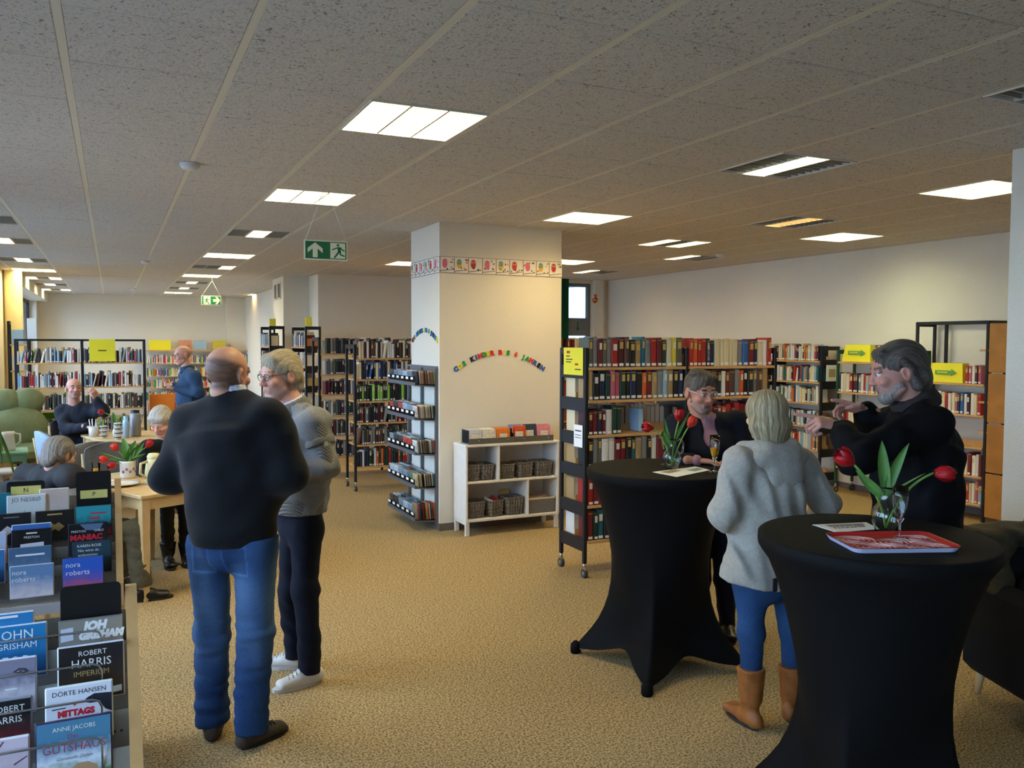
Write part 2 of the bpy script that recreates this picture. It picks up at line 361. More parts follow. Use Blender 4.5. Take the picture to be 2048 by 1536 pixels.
# ------------------------------------------------------------------ bookcases
CASE = {}
def slat_frame(parent, x, D, h, zs, m, z0=.06, w=.03, slats=True):
    for y in (0, D-w): obj('post', B().rbox(x-w/2, x+w/2, y, y+w, z0, h, .004), m, parent)
    obj('top_rail', B().box(x-w/2, x+w/2, w, D-w, h-.05, h), m, parent)
    if slats:
        for z in zs: obj('slat_panel', B().rbox(x-.012, x+.012, w, D-w, z-.085, z+.015, .004), m, parent)
def caster(parent, x, y, m=None):
    c = obj('caster', B().tube([(x, y, .075), (x, y, .11)], .012).box(x-.012, x+.012, y-.02, y+.02, .05, .078), CHROME, parent)
    obj('wheel', B().tube([(x-.014, y, .034), (x+.014, y, .034)], .034, 14, 0).tube([(x-.016, y, .034), (x+.016, y, .034)], .014, 10, 1), [mat('grey_rubber', '#3a3b3d', .6), CHROME], c)
def bookcase(key, name, label, loc, rotz, bays, zs, depth, h, post=BLACKM, board=WOOD, slats=True, casters=False, lip=True, z0=None, group=None, back=None, double=True):
    t = thing(name, label, 'bookcase', loc, rotz, group)
    x = 0.0; xs = [0.0]
    for wd in bays: x += wd; xs.append(x)
    z0 = z0 if z0 is not None else (.11 if casters else 0.0)
    for xx in xs:
        slat_frame(t, xx, depth, h, zs, post, z0, slats=slats)
        if casters:
            for y in (.015, depth-.015): caster(t, xx, y)
    for a, b_ in zip(xs[:-1], xs[1:]):
        for z in zs:
            bb = B().rbox(a+.017, b_-.017, -.01, depth+.01 if double else depth, z-.022, z, .004)
            if lip: bb.box(a+.017, b_-.017, depth/2-.006, depth/2+.006, z, z+.055)
            obj('shelf_board', bb, board, t)
        if back: obj('back_panel', B().box(a+.017, b_-.017, depth-.012, depth-.004, zs[-1], h-.06), back, t)
    CASE[key] = (Matrix.Translation(loc) @ Matrix.Rotation(rotz, 4, 'Z'), rotz, xs)
    return t
Z5 = [1.61, 1.36, 1.095, .845, .556, .284]
bookcase('s5', 'mobile_bookcase', 'black mobile bookcase with yellow notice on its slatted end, hardbacks on beech boards', (3.24, 5.53, 0), 0, [.93, .92], Z5, .40, 1.76, casters=True, group='mobile bookcases')
bookcase('s6', 'mobile_bookcase', 'black mobile bookcase standing right behind the one with the yellow notice', (4.75, 9.0, 0), 0, [.92, .92, .92], Z5, .40, 1.76, casters=True, group='mobile bookcases')
bookcase('s4b', 'mobile_bookcase', 'tall black mobile bookcase beside the compact disc rack, dark and white spined volumes', (2.63, 9.95, 0), 0, [.95], [1.605, 1.35, 1.085, .825, .56, .295], .42, 1.77, casters=True, group='mobile bookcases', slats=False)
bookcase('s4a', 'mobile_bookcase', 'black bookcase behind the one beside the compact disc rack, dark volumes', (2.46, 11.1, 0), 0, [.95, .95], [1.645, 1.37, 1.105, .83, .56, .285], .40, 1.86, group='mobile bookcases', slats=False)
t1_ = bookcase('s1', 'open_bookcase', 'slim black open bookcase with yellow card hung on it, behind the cafe tables', (-1.25, 14.0, 0), 0, [.85, .85], [1.484, 1.126, .798, .46, .13], .36, 1.83, slats=False, lip=False)
for y in (0, .33): obj('long_rail', B().box(.015, .835, y, y+.03, 1.80, 1.83).box(.865, 1.685, y, y+.03, 1.80, 1.83), BLACKM, t1_)
bookcase('tower', 'display_tower', 'narrow black display tower with boxed books by the cream column', (-1.40, 14.75, 0), 0, [.26], [1.75, 1.35, .95, .55, .15], .25, 2.10, slats=False, lip=False)
bookcase('s2', 'wall_bookcase', 'long beech wall bookcase of bright paperbacks along the far end wall', (.70, 22.3, 0), 0, [1.0, 1.0, .95], [1.585, 1.26, .95, .67, .38, .1], .28, 1.72, post=STEEL, slats=False, lip=False, double=False)
bookcase('s3b', 'end_bookcase', 'tall black bookcase end with brown box, against the projecting wall corner', (2.62, 13.8, 0), -PI/2, [1.0], [1.72, 1.42, 1.12, .8, .48, .16], .24, 2.03, lip=False, group='tall black stack ends')
bookcase('s3a', 'end_bookcase', 'tall black bookcase end in front of the shaft with two vents', (2.28, 14.75, 0), -PI/2, [.85], [1.72, 1.42, 1.12, .8, .48, .16], .24, 2.05, lip=False, group='tall black stack ends')
ZR = [1.58, 1.315, 1.05, .76, .47, .18]
bookcase('s7', 'wall_bookcase', 'black framed bookcase of paperbacks along the long wall, poster on its end', (7.88, 10.6, 0), -PI/2, [.95, .95, .92], ZR, .30, 1.76, lip=True, double=False)
bookcase('s8', 'green_bookcase', 'green framed mobile bookcase with a yellow arrow sign on top', (7.88, 7.52, 0), -PI/2, [1.04], [1.58, 1.22, .84, .52, .32], .30, 1.72, post=GREENST, casters=True, double=False, slats=False)
t9 = bookcase('s9', 'frame_bookcase', 'tall black frame bookcase with empty top and beech end panels', (7.88, 6.42, 0), -PI/2, [.82], [1.39, 1.075, .75, .455, .175], .30, 2.03, slats=False, double=False)
obj('top_rail', B().box(0, .82, 0, .03, 2.0, 2.03).box(0, .82, .27, .30, 2.0, 2.03).box(.14, .165, .26, .29, 1.4, 2.0), BLACKM, t9)
for z0, z1 in ((.06, .50), (.515, 1.0), (1.015, 1.5), (1.515, 2.0)): obj('wood_panel', B().rbox(.84, 1.05, .0, .03, z0, z1, .004), mat('brown_beech_panel', '#b07a35', .5, noise=(6, .2)), t9)
for z in (.32, .9, 1.2, 1.72): obj('peg', B().box(.74, .84, .005, .03, z, z+.02), WOOD, t9)
# cards and notices on the bookcases
REDINK = mat('red_ink', '#b8322a', .7); INK = mat('dark_ink', '#3c3a36', .7)
t = thing('notice', 'yellow paper notice in a sleeve on the slatted end of the mobile bookcase', 'notice', (3.22, 5.55, 1.56))
obj('sheet', B().box(-.003, 0, .0, .30, -.01, .20), YELLOW, t)
def txt(s, size, m, parent, loc, rot, align='LEFT', extrude=0, name='lettering', shear=0, bold=0, sx=1):
    o = link(name, text_mesh(s, size, m, extrude, align, shear, bold), parent, loc); o.rotation_euler = rot; o.scale = (sx, 1, 1); return o
FX = (PI/2, 0, -PI/2)                     # lettering on a face looking towards -x
obj('sheet_text', B().box(-.0045, -.003, .20, .25, .155, .175).box(-.0045, -.003, .07, .12, .065, .08), REDINK, t)
for (y0, y1, z) in ((.2, .26, .13), (.16, .26, .105), (.18, .26, .085), (.03, .12, .03)): obj('sheet_text', B().box(-.0045, -.003, y0, y1, z, z+.008), INK, t)
t = thing('notice', 'small white paper notice on the slatted end of the mobile bookcase', 'notice', (3.22, 5.55, 1.0))
obj('sheet', B().box(-.003, 0, .0, .13, 0, .17), PAPER, t)
obj('sheet_text', B().box(-.0045, -.003, .02, .11, .12, .13).box(-.0045, -.003, .02, .11, .09, .095).box(-.0045, -.003, .02, .11, .07, .075), INK, t)
obj('poster', B().box(7.93, 8.14, 7.735, 7.74, 1.33, 1.53).box(7.97, 8.08, 7.733, 7.736, 1.38, 1.48, 1), [PAPER, mat('poster_print', '#b8a36a', .8)], label='small white poster on the black end of the wall bookcase', cat='poster')
obj('shelf_card', B().box(-.3, .05, 13.97, 13.985, 1.50, 1.83), YELLOW, label='yellow section card hung on the slim open bookcase', cat='sign').location = (.0, 0, 0)
txt('ROMANE', .05, INK, bpy.data.objects['shelf_card'], (-.22, 13.968, 1.65), (PI/2, 0, 0)) if False else obj('lettering', B().box(-.18, -.07, 13.966, 13.97, 1.655, 1.67), INK, bpy.data.objects['shelf_card'])
ARROWG = mat('green_arrow_print', '#5f9a55', .6)
for (y, z, lab) in ((7.05, 1.582, 'yellow arrow sign box standing on top of the green framed bookcase'), (5.87, 1.392, 'yellow arrow sign box on the upper board of the tall frame bookcase')):
    t = thing('sign_box', lab, 'sign', (7.9, y, z))
    s = B(); s.poly([(0, 0, 0), (0, .42, 0), (.03, .39, .2), (.03, .03, .2)], (.1, 0, 0)); obj('sign_body', s, YELLOW, t)
    obj('arrow_print', B().poly([(.006, .33, .085), (.006, .33, .125), (.008, .14, .125), (.008, .14, .14), (.006, .08, .105), (.004, .14, .07), (.004, .14, .085)], (-.004, 0, 0)), ARROWG, t)
    obj('lettering', B().box(-.001, .001, .18, .30, .1, .11), YELLOW, t)
# ------------------------------------------------------------------ white low cabinet with baskets
WCAB = mat('white_stained_wood', '#e2ddd2', .5, noise=(14, .06))
t = thing('low_cabinet', 'white low cabinet with four compartments standing against the pillar', 'cabinet', (2.93, 7.18, 0))
cw, cd = .975, .31
for (nm, q) in (('side_panel', (0, .02, 0, cd, .13, .85)), ('side_panel', (cw-.02, cw, 0, cd, .13, .85)), ('top_panel', (-.005, cw+.005, -.005, cd, .83, .852)), ('bottom_panel', (.02, cw-.02, 0, cd, .13, .155)),
                ('shelf', (.02, cw-.02, 0, cd, .487, .507)), ('divider', (.325, .345, 0, cd, .507, .83)), ('divider', (.63, .65, 0, cd, .155, .487)), ('back_panel', (.02, cw-.02, cd-.01, cd, .155, .83))):
    obj(nm, B().rbox(*q, .003), WCAB, t)
for x in (.0, cw-.04):
    for y in (.01, cd-.04): obj('leg', B().rbox(x, x+.04, y, y+.03, 0, .13, .003), WCAB, t)
    obj('leg_rail', B().box(x+.005, x+.035, .04, cd-.04, .10, .13), WCAB, t)
wick = mat('grey_wicker', '#857d73', .8, noise=(70, .45), bump=(90, .9, .012))
def basket(x, y, z, w, d, h, lab, rot=0, tilt=0):
    t = thing('wicker_basket', lab, 'basket', (x, y, z), rot, 'grey wicker baskets in the low cabinet')
    b_ = B(); n = 9
    def ring(zz, s, inset=0):
        out = []; hw, hd = w/2*s-inset, d/2*s-inset; r = .025
        for (cx, cy, a0) in ((hw-r, hd-r, 0), (-hw+r, hd-r, PI/2), (-hw+r, -hd+r, PI), (hw-r, -hd+r, 1.5*PI)):
            for k in range(5): out.append((cx+r*math.cos(a0+k*PI/8), cy+r*math.sin(a0+k*PI/8), zz))
        return out
    R_ = []
    for k in range(n+1):
        f = k/n; off = .004 if k % 2 else -.002; R_.append(ring(f*h, .86+.14*f**.7, -off))
    R_.append(ring(h, 1, .012)); R_.append(ring(.012, .86, .012)); m = 20
    vs = [v for r in R_ for v in r]; fs = []
    for i in range(len(R_)-1):
        for k in range(m): a, c = i*m+k, i*m+(k+1) % m; fs.append((a, c, c+m, a+m))
    fs.append(tuple(range(m))[::-1]); fs.append(tuple((len(R_)-1)*m+k for k in range(m)))
    b_.add(vs, fs); obj('woven_body', b_, wick, t)
    st = B()
    for k in range(int(w/.028)): xx = -w/2+.02+k*.028; st.tube([(xx*.88, -d/2*.875-.004, .004), (xx, -d/2-.005, h-.004)], .0042, 5)
    for k in range(int(d/.028)): yy = -d/2+.02+k*.028; st.tube([(-w/2*.875-.004, yy*.88, .004), (-w/2-.005, yy, h-.004)], .0042, 5)
    obj('stake', st, wick, t, kind='stuff')
    obj('rim', B().tube(ring(h, 1)+[ring(h, 1)[0]], .007, 6), wick, t)
    return t
C0x, C0y = 2.93, 7.18
basket(C0x+.10, C0y+.14, .507, .135, .22, .15, 'grey wicker basket, outer one of the pair in the small upper compartment')
basket(C0x+.24, C0y+.14, .507, .135, .22, .145, 'grey wicker basket beside the upper divider in the small compartment')
basket(C0x+.445, C0y+.13, .507, .16, .2, .135, 'grey wicker basket beside the upper divider in the wide compartment')
basket(C0x+.635, C0y+.13, .507, .165, .2, .14, 'grey wicker basket, middle one of three in the wide upper compartment', .04)
basket(C0x+.835, C0y+.13, .507, .175, .2, .14, 'grey wicker basket at the outer end of the wide upper compartment', -.03)
basket(C0x+.125, C0y+.13, .155, .175, .2, .15, 'grey wicker basket at the outer end of the lower shelf')
basket(C0x+.32, C0y+.12, .155, .165, .18, .15, 'grey wicker basket with loose picture books, middle of the lower shelf', .15)
basket(C0x+.52, C0y+.13, .155, .18, .2, .165, 'grey wicker basket beside the lower divider')
t = thing('fabric_box', 'grey felt storage box with sheets in the lower compartment', 'box', (C0x+.80, C0y+.14, .155))
obj('box_body', B().rbox(-.14, .14, -.12, .12, 0, .14, .006), mat('grey_felt', '#77736f', .9, noise=(50, .2)), t)
obj('rim', B().box(-.142, .142, -.122, -.112, .135, .15).box(-.142, .142, .112, .122, .135, .15).box(-.142, -.132, -.112, .112, .135, .15).box(.132, .142, -.112, .112, .135, .15), mat('cream_binding', '#d8cba0', .8), t)
for (x, y, r_) in ((-.05, -.02, .1), (.04, .03, -.2)): obj('sheet', B().box(x-.07, x+.07, y-.06, y+.06, .14, .152, 0, Rz(r_)), mat('pinkish_card', '#cdb0a0', .8), t)
# toy in lower basket
obj('toy_box', B().rbox(C0x+.45, C0x+.56, C0y+.24, C0y+.27, .155, .37, .01), mat('tan_card', '#c4a55a', .7), label='tan card book standing behind the lower wicker baskets', cat='book')
for (x, z, l) in ((.27, .27, 'picture book with pale cover poking out of the lower middle basket'), (.34, .28, 'red picture book poking out of the lower middle basket')):
    o = obj('picture_book', B().rbox(-.008, .008, -.06, .06, -.11, .05, .002), mat('pale_book' if x < .3 else 'red_book', '#d9d2c4' if x < .3 else '#8f2f2a', .6), loc=(C0x+x, C0y+.12, z), label=l, cat='book'); o.rotation_euler = (.2, .1, .3)
# ------------------------------------------------------------------ radiator beside the pillar
t = thing('radiator', 'cream ribbed radiator standing beside the pillar', 'radiator', (4.16, 7.55, 0))
for k in range(9): obj('rib', B().rbox(.0, .09, .03+.075*k, .03+.075*k+.06, .12, .88, .012), mat('cream_enamel', '#d9d2b8', .45), t)
obj('header_pipe', B().tube([(.045, 0, .82), (.045, .72, .82)], .018).tube([(.045, 0, .18), (.045, .72, .18)], .018).tube([(.045, .02, .0), (.045, .02, .18)], .012).tube([(.045, .70, .0), (.045, .70, .18)], .012), _MATS['cream_enamel'], t)
# ------------------------------------------------------------------ standing tables with stretch covers
STRETCH = mat('black_stretch_cloth', '#0a0a0b', .72, .14)
def bar_table(x, y, a0, lab):
    t = thing('bar_table', lab, 'table', (x, y, 0), a0, 'standing tables under black covers')
    n = 128; b_ = B(); R_ = []
    prof = [(1.10, .0), (1.10, .2), (1.10, .392), (1.099, .404), (1.094, .410), (1.07, .411), (1.055, .409), (1.04, .40), (1.0, .372), (.92, .34), (.82, .31), (.72, .288), (.62, .275), (.52, .272), (.44, .276), (.36, .29), (.29, .312), (.22, .345), (.16, .385), (.11, .425), (.07, .458), (.035, .485)]
    vs = []; fs = []
    for (z, rr) in prof:
        for k in range(n):
            a = 2*PI*k/n; am = (a % (PI/2))
            f = min(1, max(0, (.78-z)/.74)); f = f*f*(3-2*f)
            sq = math.cos(PI/4)/math.cos(am-PI/4)               # 1 at a foot, .707 between feet
            conc = 1-.30*math.sin(2*am)**1.0*f
            r2 = rr*((1-f)+f*(sq*conc)) if f > 0 else rr
            zz = z+(math.sin(2*am)**1.5)*.10*max(0, (.14-z)/.14)
            vs.append((r2*math.cos(a), r2*math.sin(a), zz))
    for i in range(len(prof)-1):
        for k in range(n):
            p_, q_ = i*n+k, i*n+(k+1) % n; fs.append((p_, p_+n, q_+n, q_))
    b_.add(vs, fs, 0, True); obj('stretch_cover', b_, STRETCH, t)
    obj('tabletop', B().lathe([(0, 1.075), (.4, 1.075), (.4, 1.097), (0, 1.097)], 48), mat('grey_board', '#55504a', .7), t)
    obj('pole', B().tube([(0, 0, .12), (0, 0, 1.075)], .03, 12), STEEL, t)
    for k in range(4):
        a = k*PI/2; obj('leg', B().tube([(0, 0, .13), (.47*math.cos(a), .47*math.sin(a), .03)], .016), STEEL, t)
        obj('foot_pocket', B().lathe([(0, 0), (.026, 0), (.032, .01), (.03, .05), (.012, .07), (0, .07)], 12, c=(.478*math.cos(a), .478*math.sin(a), 0)), STRETCH, t)
    return t
bar_table(2.76, 3.89, math.radians(228), 'standing table under black stretch cover with tulips and orange juice glass')
bar_table(2.50, 2.19, math.radians(205), 'standing table under black stretch cover with the red tray')
# ------------------------------------------------------------------ cafe tables, chairs
def cafe_table(C, ang, w, l, lab, h=.75):
    t = thing('cafe_table', lab, 'table', (C[0], C[1], 0), ang, 'wooden cafe tables')
    obj('tabletop', B().rbox(0, w, 0, l, h-.03, h, .006), WOODL, t)
    for q in ((.06, w-.06, .03, .05), (.06, w-.06, l-.05, l-.03)): obj('apron', B().box(*q, h-.11, h-.03), WOODL, t)
    for q in ((.03, .05, .06, l-.06), (w-.05, w-.03, .06, l-.06)): obj('apron', B().box(*q, h-.11, h-.03), WOODL, t)
    for x in (.02, w-.08):
        for y in (.02, l-.08): obj('leg', B().add([(x, y, h-.03), (x+.06, y, h-.03), (x+.06, y+.06, h-.03), (x, y+.06, h-.03), (x+.012, y+.012, 0), (x+.048, y+.012, 0), (x+.048, y+.048, 0), (x+.012, y+.048, 0)], [(0, 1, 2, 3), (7, 6, 5, 4), (0, 4, 5, 1), (1, 5, 6, 2), (2, 6, 7, 3), (3, 7, 4, 0)]), WOODL, t)
NT = math.radians(26.6); cafe_table((.159, 6.236), NT, .72, 1.15, 'beech cafe table with tulips, cream jug and plate')
FT = math.radians(15); cafe_table((-.024, 9.49), FT, .75, 1.2, 'beech cafe table with steel flask and cups in front of open bookcase')
def chair(x, y, rot, lab, col, h=.9, armless=True):
    t = thing('padded_chair', lab, 'chair', (x, y, 0), rot, 'padded wooden chairs at the cafe tables')
    m = mat('chair_cloth_'+col[1:], col, .85, noise=(90, .2))
    obj('seat', B().rbox(-.22, .22, -.21, .22, .42, .49, .025), m, t)
    b_ = B(); n = 9; pts = []
    for zz, s in ((.58, .8), (.66, .97), (.76, 1.0), (h-.06, .98), (h-.012, .9), (h, .72)):
        for k in range(n):
            u = -1+2*k/(n-1); pts.append((u*.215*s, -.20-.05*(zz-.5)*2+.045*(1-u*u)*-1+.02, zz-(.03*u*u if zz > h-.05 else 0)))
    f1 = [(i*n+k, i*n+k+1, (i+1)*n+k+1, (i+1)*n+k) for i in range(5) for k in range(n-1)]
    N_ = len(pts); back_pts = [(p[0], p[1]-.035, p[2]) for p in pts]
    b_.add(pts+back_pts, f1+[tuple(i+N_ for i in f[::-1]) for f in f1]+[(k, k+N_, k+1+N_, k+1) for k in range(n-1)]+[(5*n+k+1, 5*n+k+1+N_, 5*n+k+N_, 5*n+k) for k in range(n-1)]+[(i*n, (i+1)*n, (i+1)*n+N_, i*n+N_) for i in range(5)]+[(i*n+n-1, i*n+n-1+N_, (i+1)*n+n-1+N_, (i+1)*n+n-1) for i in range(5)], 0, True)
    obj('backrest', b_, m, t)
    for s in (-1, 1):
        obj('leg', B().tube([(s*.2, .2, 0), (s*.2, .2, .42)], [.014, .02]), WOODL, t)
        obj('leg', B().tube([(s*.205, -.25, 0), (s*.21, -.20, .42), (s*.215, -.225, .62), (s*.222, -.255, h-.09)], [.015, .02, .018, .014]), WOODL, t)
        obj('side_rail', B().box(s*.2-.012, s*.2+.012, -.2, .2, .375, .42), WOODL, t)
    for y_ in (-.2, .19): obj('cross_rail', B().box(-.2, .2, y_-.01, y_+.01, .375, .42), WOODL, t)
chair(-.42, 9.75, -PI/2+.35, 'pale blue padded chair in front of the man with raised hand', '#9fb0c4')
chair(-.24, 8.72, .3, 'taupe padded chair with rounded back between the two cafe tables', '#847c70')
chair(-.60, 7.22, -1.25, 'olive grey padded chair at the near cafe table beside the man in the vest', '#7f7c66')
chair(.02, 8.1, PI+.2, 'dark grey padded chair behind the tulips on the near cafe table', '#6d7074')
chair(.63, 7.60, PI-.48, 'black padded chair under the white haired woman', '#2a2a2c')
chair(-.37, 6.50, -.82, 'black padded chair under the man in the vest', '#242426')
chair(-.40, 11.03, PI+.24, 'dark chair under the man with raised hand', '#2b2d33')
# green recliner, side table, stool
GRE = mat('sage_green_leather', '#76835f', .45, noise=(12, .12))
t = thing('recliner', 'sage green leather recliner armchair with tufted headrest', 'armchair', (-1.02, 12.45, 0), .35)
obj('base', B().lathe([(0, 0), (.3, 0), (.3, .03), (.06, .05), (.05, .25), (0, .25)], 24), BLACKM, t)
obj('seat_cushion', B().rbox(-.3, .3, -.42, .25, .28, .48, .06), GRE, t)
obj('back_cushion', B().ell((0, .25, .68), (.35, .10, .28), 22, 14, 0, Rx(-.25)), GRE, t)
for sx in (-1, 1): obj('headrest_cushion', B().ell((sx*.13, .36, 1.02), (.215, .10, .165), 18, 12, 0, Rx(-.25)), GRE, t)
obj('backrest', B().poly([(-.30, .26, .4), (.30, .26, .4), (.30, .46, 1.12), (-.30, .46, 1.12)], (0, .05, 0)), GRE, t)
for s in (-1, 1): obj('armrest', B().rbox(s*.36-.06, s*.36+.06, -.36, .28, .3, .62, .04), GRE, t)
SEA = mat('seafoam_paint', '#7fb39a', .5)
t = thing('side_table', 'seafoam green painted side table holding the white jug', 'table', (-1.18, 11.35, 0), .1)
obj('tabletop', B().rbox(-.25, .27, -.25, .25, .5, .53, .005), SEA, t)
for x in (-.22, .21):
    for y in (-.22, .19): obj('leg', B().box(x, x+.04, y, y+.04, 0, .5), SEA, t)
obj('apron', B().box(-.2, .22, -.23, -.21, .42, .5).box(.22, .24, -.2, .2, .42, .5), SEA, t)
t = thing('stool', 'white moulded stool beside the seafoam green side table', 'stool', (-1.03, 10.35, 0))
WPL = mat('white_plastic', '#dcdcd8', .4)
obj('seat', B().lathe([(0, .40), (.15, .40), (.17, .415), (.165, .44), (0, .445)], 24), WPL, t)
for k in range(4): a = PI/4+k*PI/2; obj('leg', B().tube([(.09*math.cos(a), .09*math.sin(a), .40), (.13*math.cos(a), .13*math.sin(a), .2), (.14*math.cos(a), .14*math.sin(a), 0)], [.045, .035, .03]), WPL, t)
# orange and blue bins in front of the far shelves
t = thing('book_trough', 'orange fronted book trough beside the slim open bookcase', 'box', (.52, 14.2, 0))
obj('front_panel', B().rbox(0, .36, 0, .02, .25, .98, .005), mat('orange_laminate', '#f08a2c', .5), t)
obj('side_panel', B().box(0, .02, .02, .4, .1, .98), WOODL, t); obj('side_panel', B().box(.34, .36, .02, .4, .1, .98), mat('grey_laminate', '#8d8f92', .5), t)
obj('bottom_panel', B().box(.02, .34, .02, .4, .6, .62), WOODL, t)
obj('leg', B().box(.02, .06, .02, .06, 0, .25), WOODL, t); obj('leg', B().box(.30, .34, .34, .38, 0, .25), WOODL, t)
obj('bucket', B().lathe([(0, .62), (.10, .62), (.125, .88), (.132, .88), (.132, .89), (.115, .89), (.1, .64), (0, .64)], 20, c=(1.02, 14.05, 0)), mat('sky_blue_plastic', '#5fb2dc', .4), label='sky blue plastic bucket beside the man in blue jacket', cat='bucket')
obj('bucket_stand', B().rbox(.86, 1.18, 13.9, 14.2, 0, .62, .01), _MATS['grey_laminate'], label='grey laminate stand under the sky blue bucket', cat='stand')
# dark armchair by the near column
DK = mat('black_velour', '#121316', .9, noise=(40, .3))
t = thing('armchair', 'black upholstered armchair on tapered wooden legs, coats over it', 'armchair', (4.22, 2.40, 0), math.radians(-20))
obj('seat_cushion', B().rbox(-.38, .38, -.34, .34, .14, .46, .05), DK, t)
obj('backrest', B().rbox(-.38, .38, .24, .40, .3, .80, .06), DK, t)
for s in (-1, 1): obj('armrest', B().rbox(s*.40-.06, s*.40+.06, -.32, .36, .14, .64, .05), DK, t)
for x in (-.34, .34):
    for y in (-.28, .33): obj('leg', B().tube([(x, y, .15), (x*1.04, y*1.04, 0)], [.026, .015]), WOODL, t)
# ------------------------------------------------------------------ hanging exit signs
SG = mat('safety_green', '#0c6b43', .5); SW = mat('photoluminescent_white', '#dfe6cf', .5)
def runner(b_, x, z, s, y, flip=1):
    def pl(pts): b_.poly([(x+flip*s*px_, y, z+s*pz) for px_, pz in (pts if flip > 0 else pts[::-1])], (0, -.001, 0), 1)
    cx, cz = .50, .86; pl([(cx+.085*math.cos(2*PI*k/12), cz+.085*math.sin(2*PI*k/12)) for k in range(12)])
    pl([(.46, .74), (.66, .74), (.70, .44), (.50, .40)]); pl([(.60, .72), (.68, .74), (.84, .58), (.95, .52), (.93, .46), (.80, .50)])
    pl([(.48, .74), (.36, .70), (.20, .62), (.10, .60), (.10, .54), (.22, .55), (.38, .62), (.50, .66)])
    pl([(.52, .46), (.68, .46), (.72, .28), (.95, .20), (.93, .12), (.66, .20)]); pl([(.50, .46), (.60, .40), (.46, .20), (.30, .02), (.20, .06), (.36, .26)])
def exit_sign(x, y, z0, z1, w, hook, lab, up):
    t = thing('exit_sign', lab, 'exit sign', (x, y, z0)); h = z1-z0
    obj('panel', B().box(-.004, w+.004, 0, .008, -.004, h+.004).box(.004, w-.004, -.002, .001, .004, h-.004, 1), [SW, SG], t)
    s = h*.84
    if up:
        a = B(); cx = .24*w; pts = [(-.065, .07), (0, .115), (.065, .07), (.065, .035), (.021, .068), (.021, 0), (-.021, 0), (-.021, .068), (-.065, .035)]
        k = h*.8/.115; a.poly([(cx+px_*k*.9, -.0035, h*.1+pz*k) for px_, pz in pts], (0, -.001, 0)); obj('arrow', a, SW, t)
        obj('runner', B().box(w*.60, w*.60+s*.98, -.003, -.002, h*.08, h*.92, 0), SW, t)
        r = B(); runner(r, w*.60, h*.08, s, -.0035); obj('running_figure', r, [SG, SG], t)
    else:
        a = B(); pts = [(.0, -.02), (.06, -.02), (.03, -.055), (.065, -.055), (.105, 0), (.065, .055), (.03, .055), (.06, .02), (.0, .02)]
        k = h*.8/.11; a.poly([(w*.60+px_*k, -.0035, h*.5+pz*k) for px_, pz in pts], (0, -.001, 0)); obj('arrow', a, SW, t)
        obj('runner', B().box(w*.10, w*.10+s*.9, -.003, -.002, h*.08, h*.92, 0), SW, t)
        r = B(); runner(r, w*.12+s*.9, h*.08, s*.95, -.0035, -1); obj('running_figure', r, [SG, SG], t)
    for xx in (.005, w-.005): obj('cord', B().tube([(xx, .004, h), (hook[0]-x, hook[1]-y, CZ-z0-.06)], .0022, 5), WHITEM, t)
    obj('hook', B().tube([(hook[0]-x, hook[1]-y, CZ-z0-.06), (hook[0]-x, hook[1]-y, CZ-z0)], .003, 5), WHITEM, t)
exit_sign(1.19, 5.79, 2.36, 2.485, .288, (1.335, 5.79), 'green hanging exit sign with upward arrow and running figure', True)
exit_sign(1.44, 15.77, 2.445, 2.60, .32, (1.62, 15.77), 'green hanging exit sign with running figure and sideways arrow, in the far part', False)
# copper ball ornament on a thread
t = thing('copper_ornament', 'small copper ball ornament hanging near the garden door', 'ornament', (7.48, 12.5, 2.52))
COP = mat('copper', '#b86a3c', .25, metal=.9)
obj('ball', B().ell((0, 0, 0), (.05, .05, .05), 16, 10), COP, t); obj('ball', B().ell((.0, 0, .07), (.03, .03, .035), 14, 8), COP, t); obj('thread', B().tube([(0, 0, .1), (0, 0, CZ-2.52)], .0015, 4), WHITEM, t)
# ------------------------------------------------------------------ books
COVER = mat('book_cover', '#ffffff', .5, objcol=True, noise=(40, .12)); PAGES = mat('book_pages', '#d8ccb0', .9, noise=(200, .15)); LABELM = mat('shelf_mark_label', '#e9e6dc', .7)
GOLD = mat('gold_print', '#c2a25a', .5); TITLEW = mat('pale_title_print', '#d8d2c4', .7)
COVERS = mat('stuff_cover', '#ffffff', .55, attr='Col')
CNAMES = {'black': '#1d1d20', 'navy blue': '#1f2a48', 'dark green': '#1e3a2c', 'dark red': '#6e1c1e', 'red': '#a8271f', 'orange': '#cc5a24', 'brown': '#5a3a2a', 'tan': '#a88a5c', 'grey': '#7b7a78', 'olive grey': '#5d5f50',
          'white': '#dcd8cf', 'cream': '#d8c9a2', 'teal': '#1d5f6b', 'blue': '#2d5f9a', 'pink': '#b8606e', 'yellow': '#d8c040', 'light blue': '#8fb2c8', 'purple': '#57406e', 'green': '#3f7a48', 'maroon': '#4e1a22', 'lime green': '#8cc04a'}
BK = []
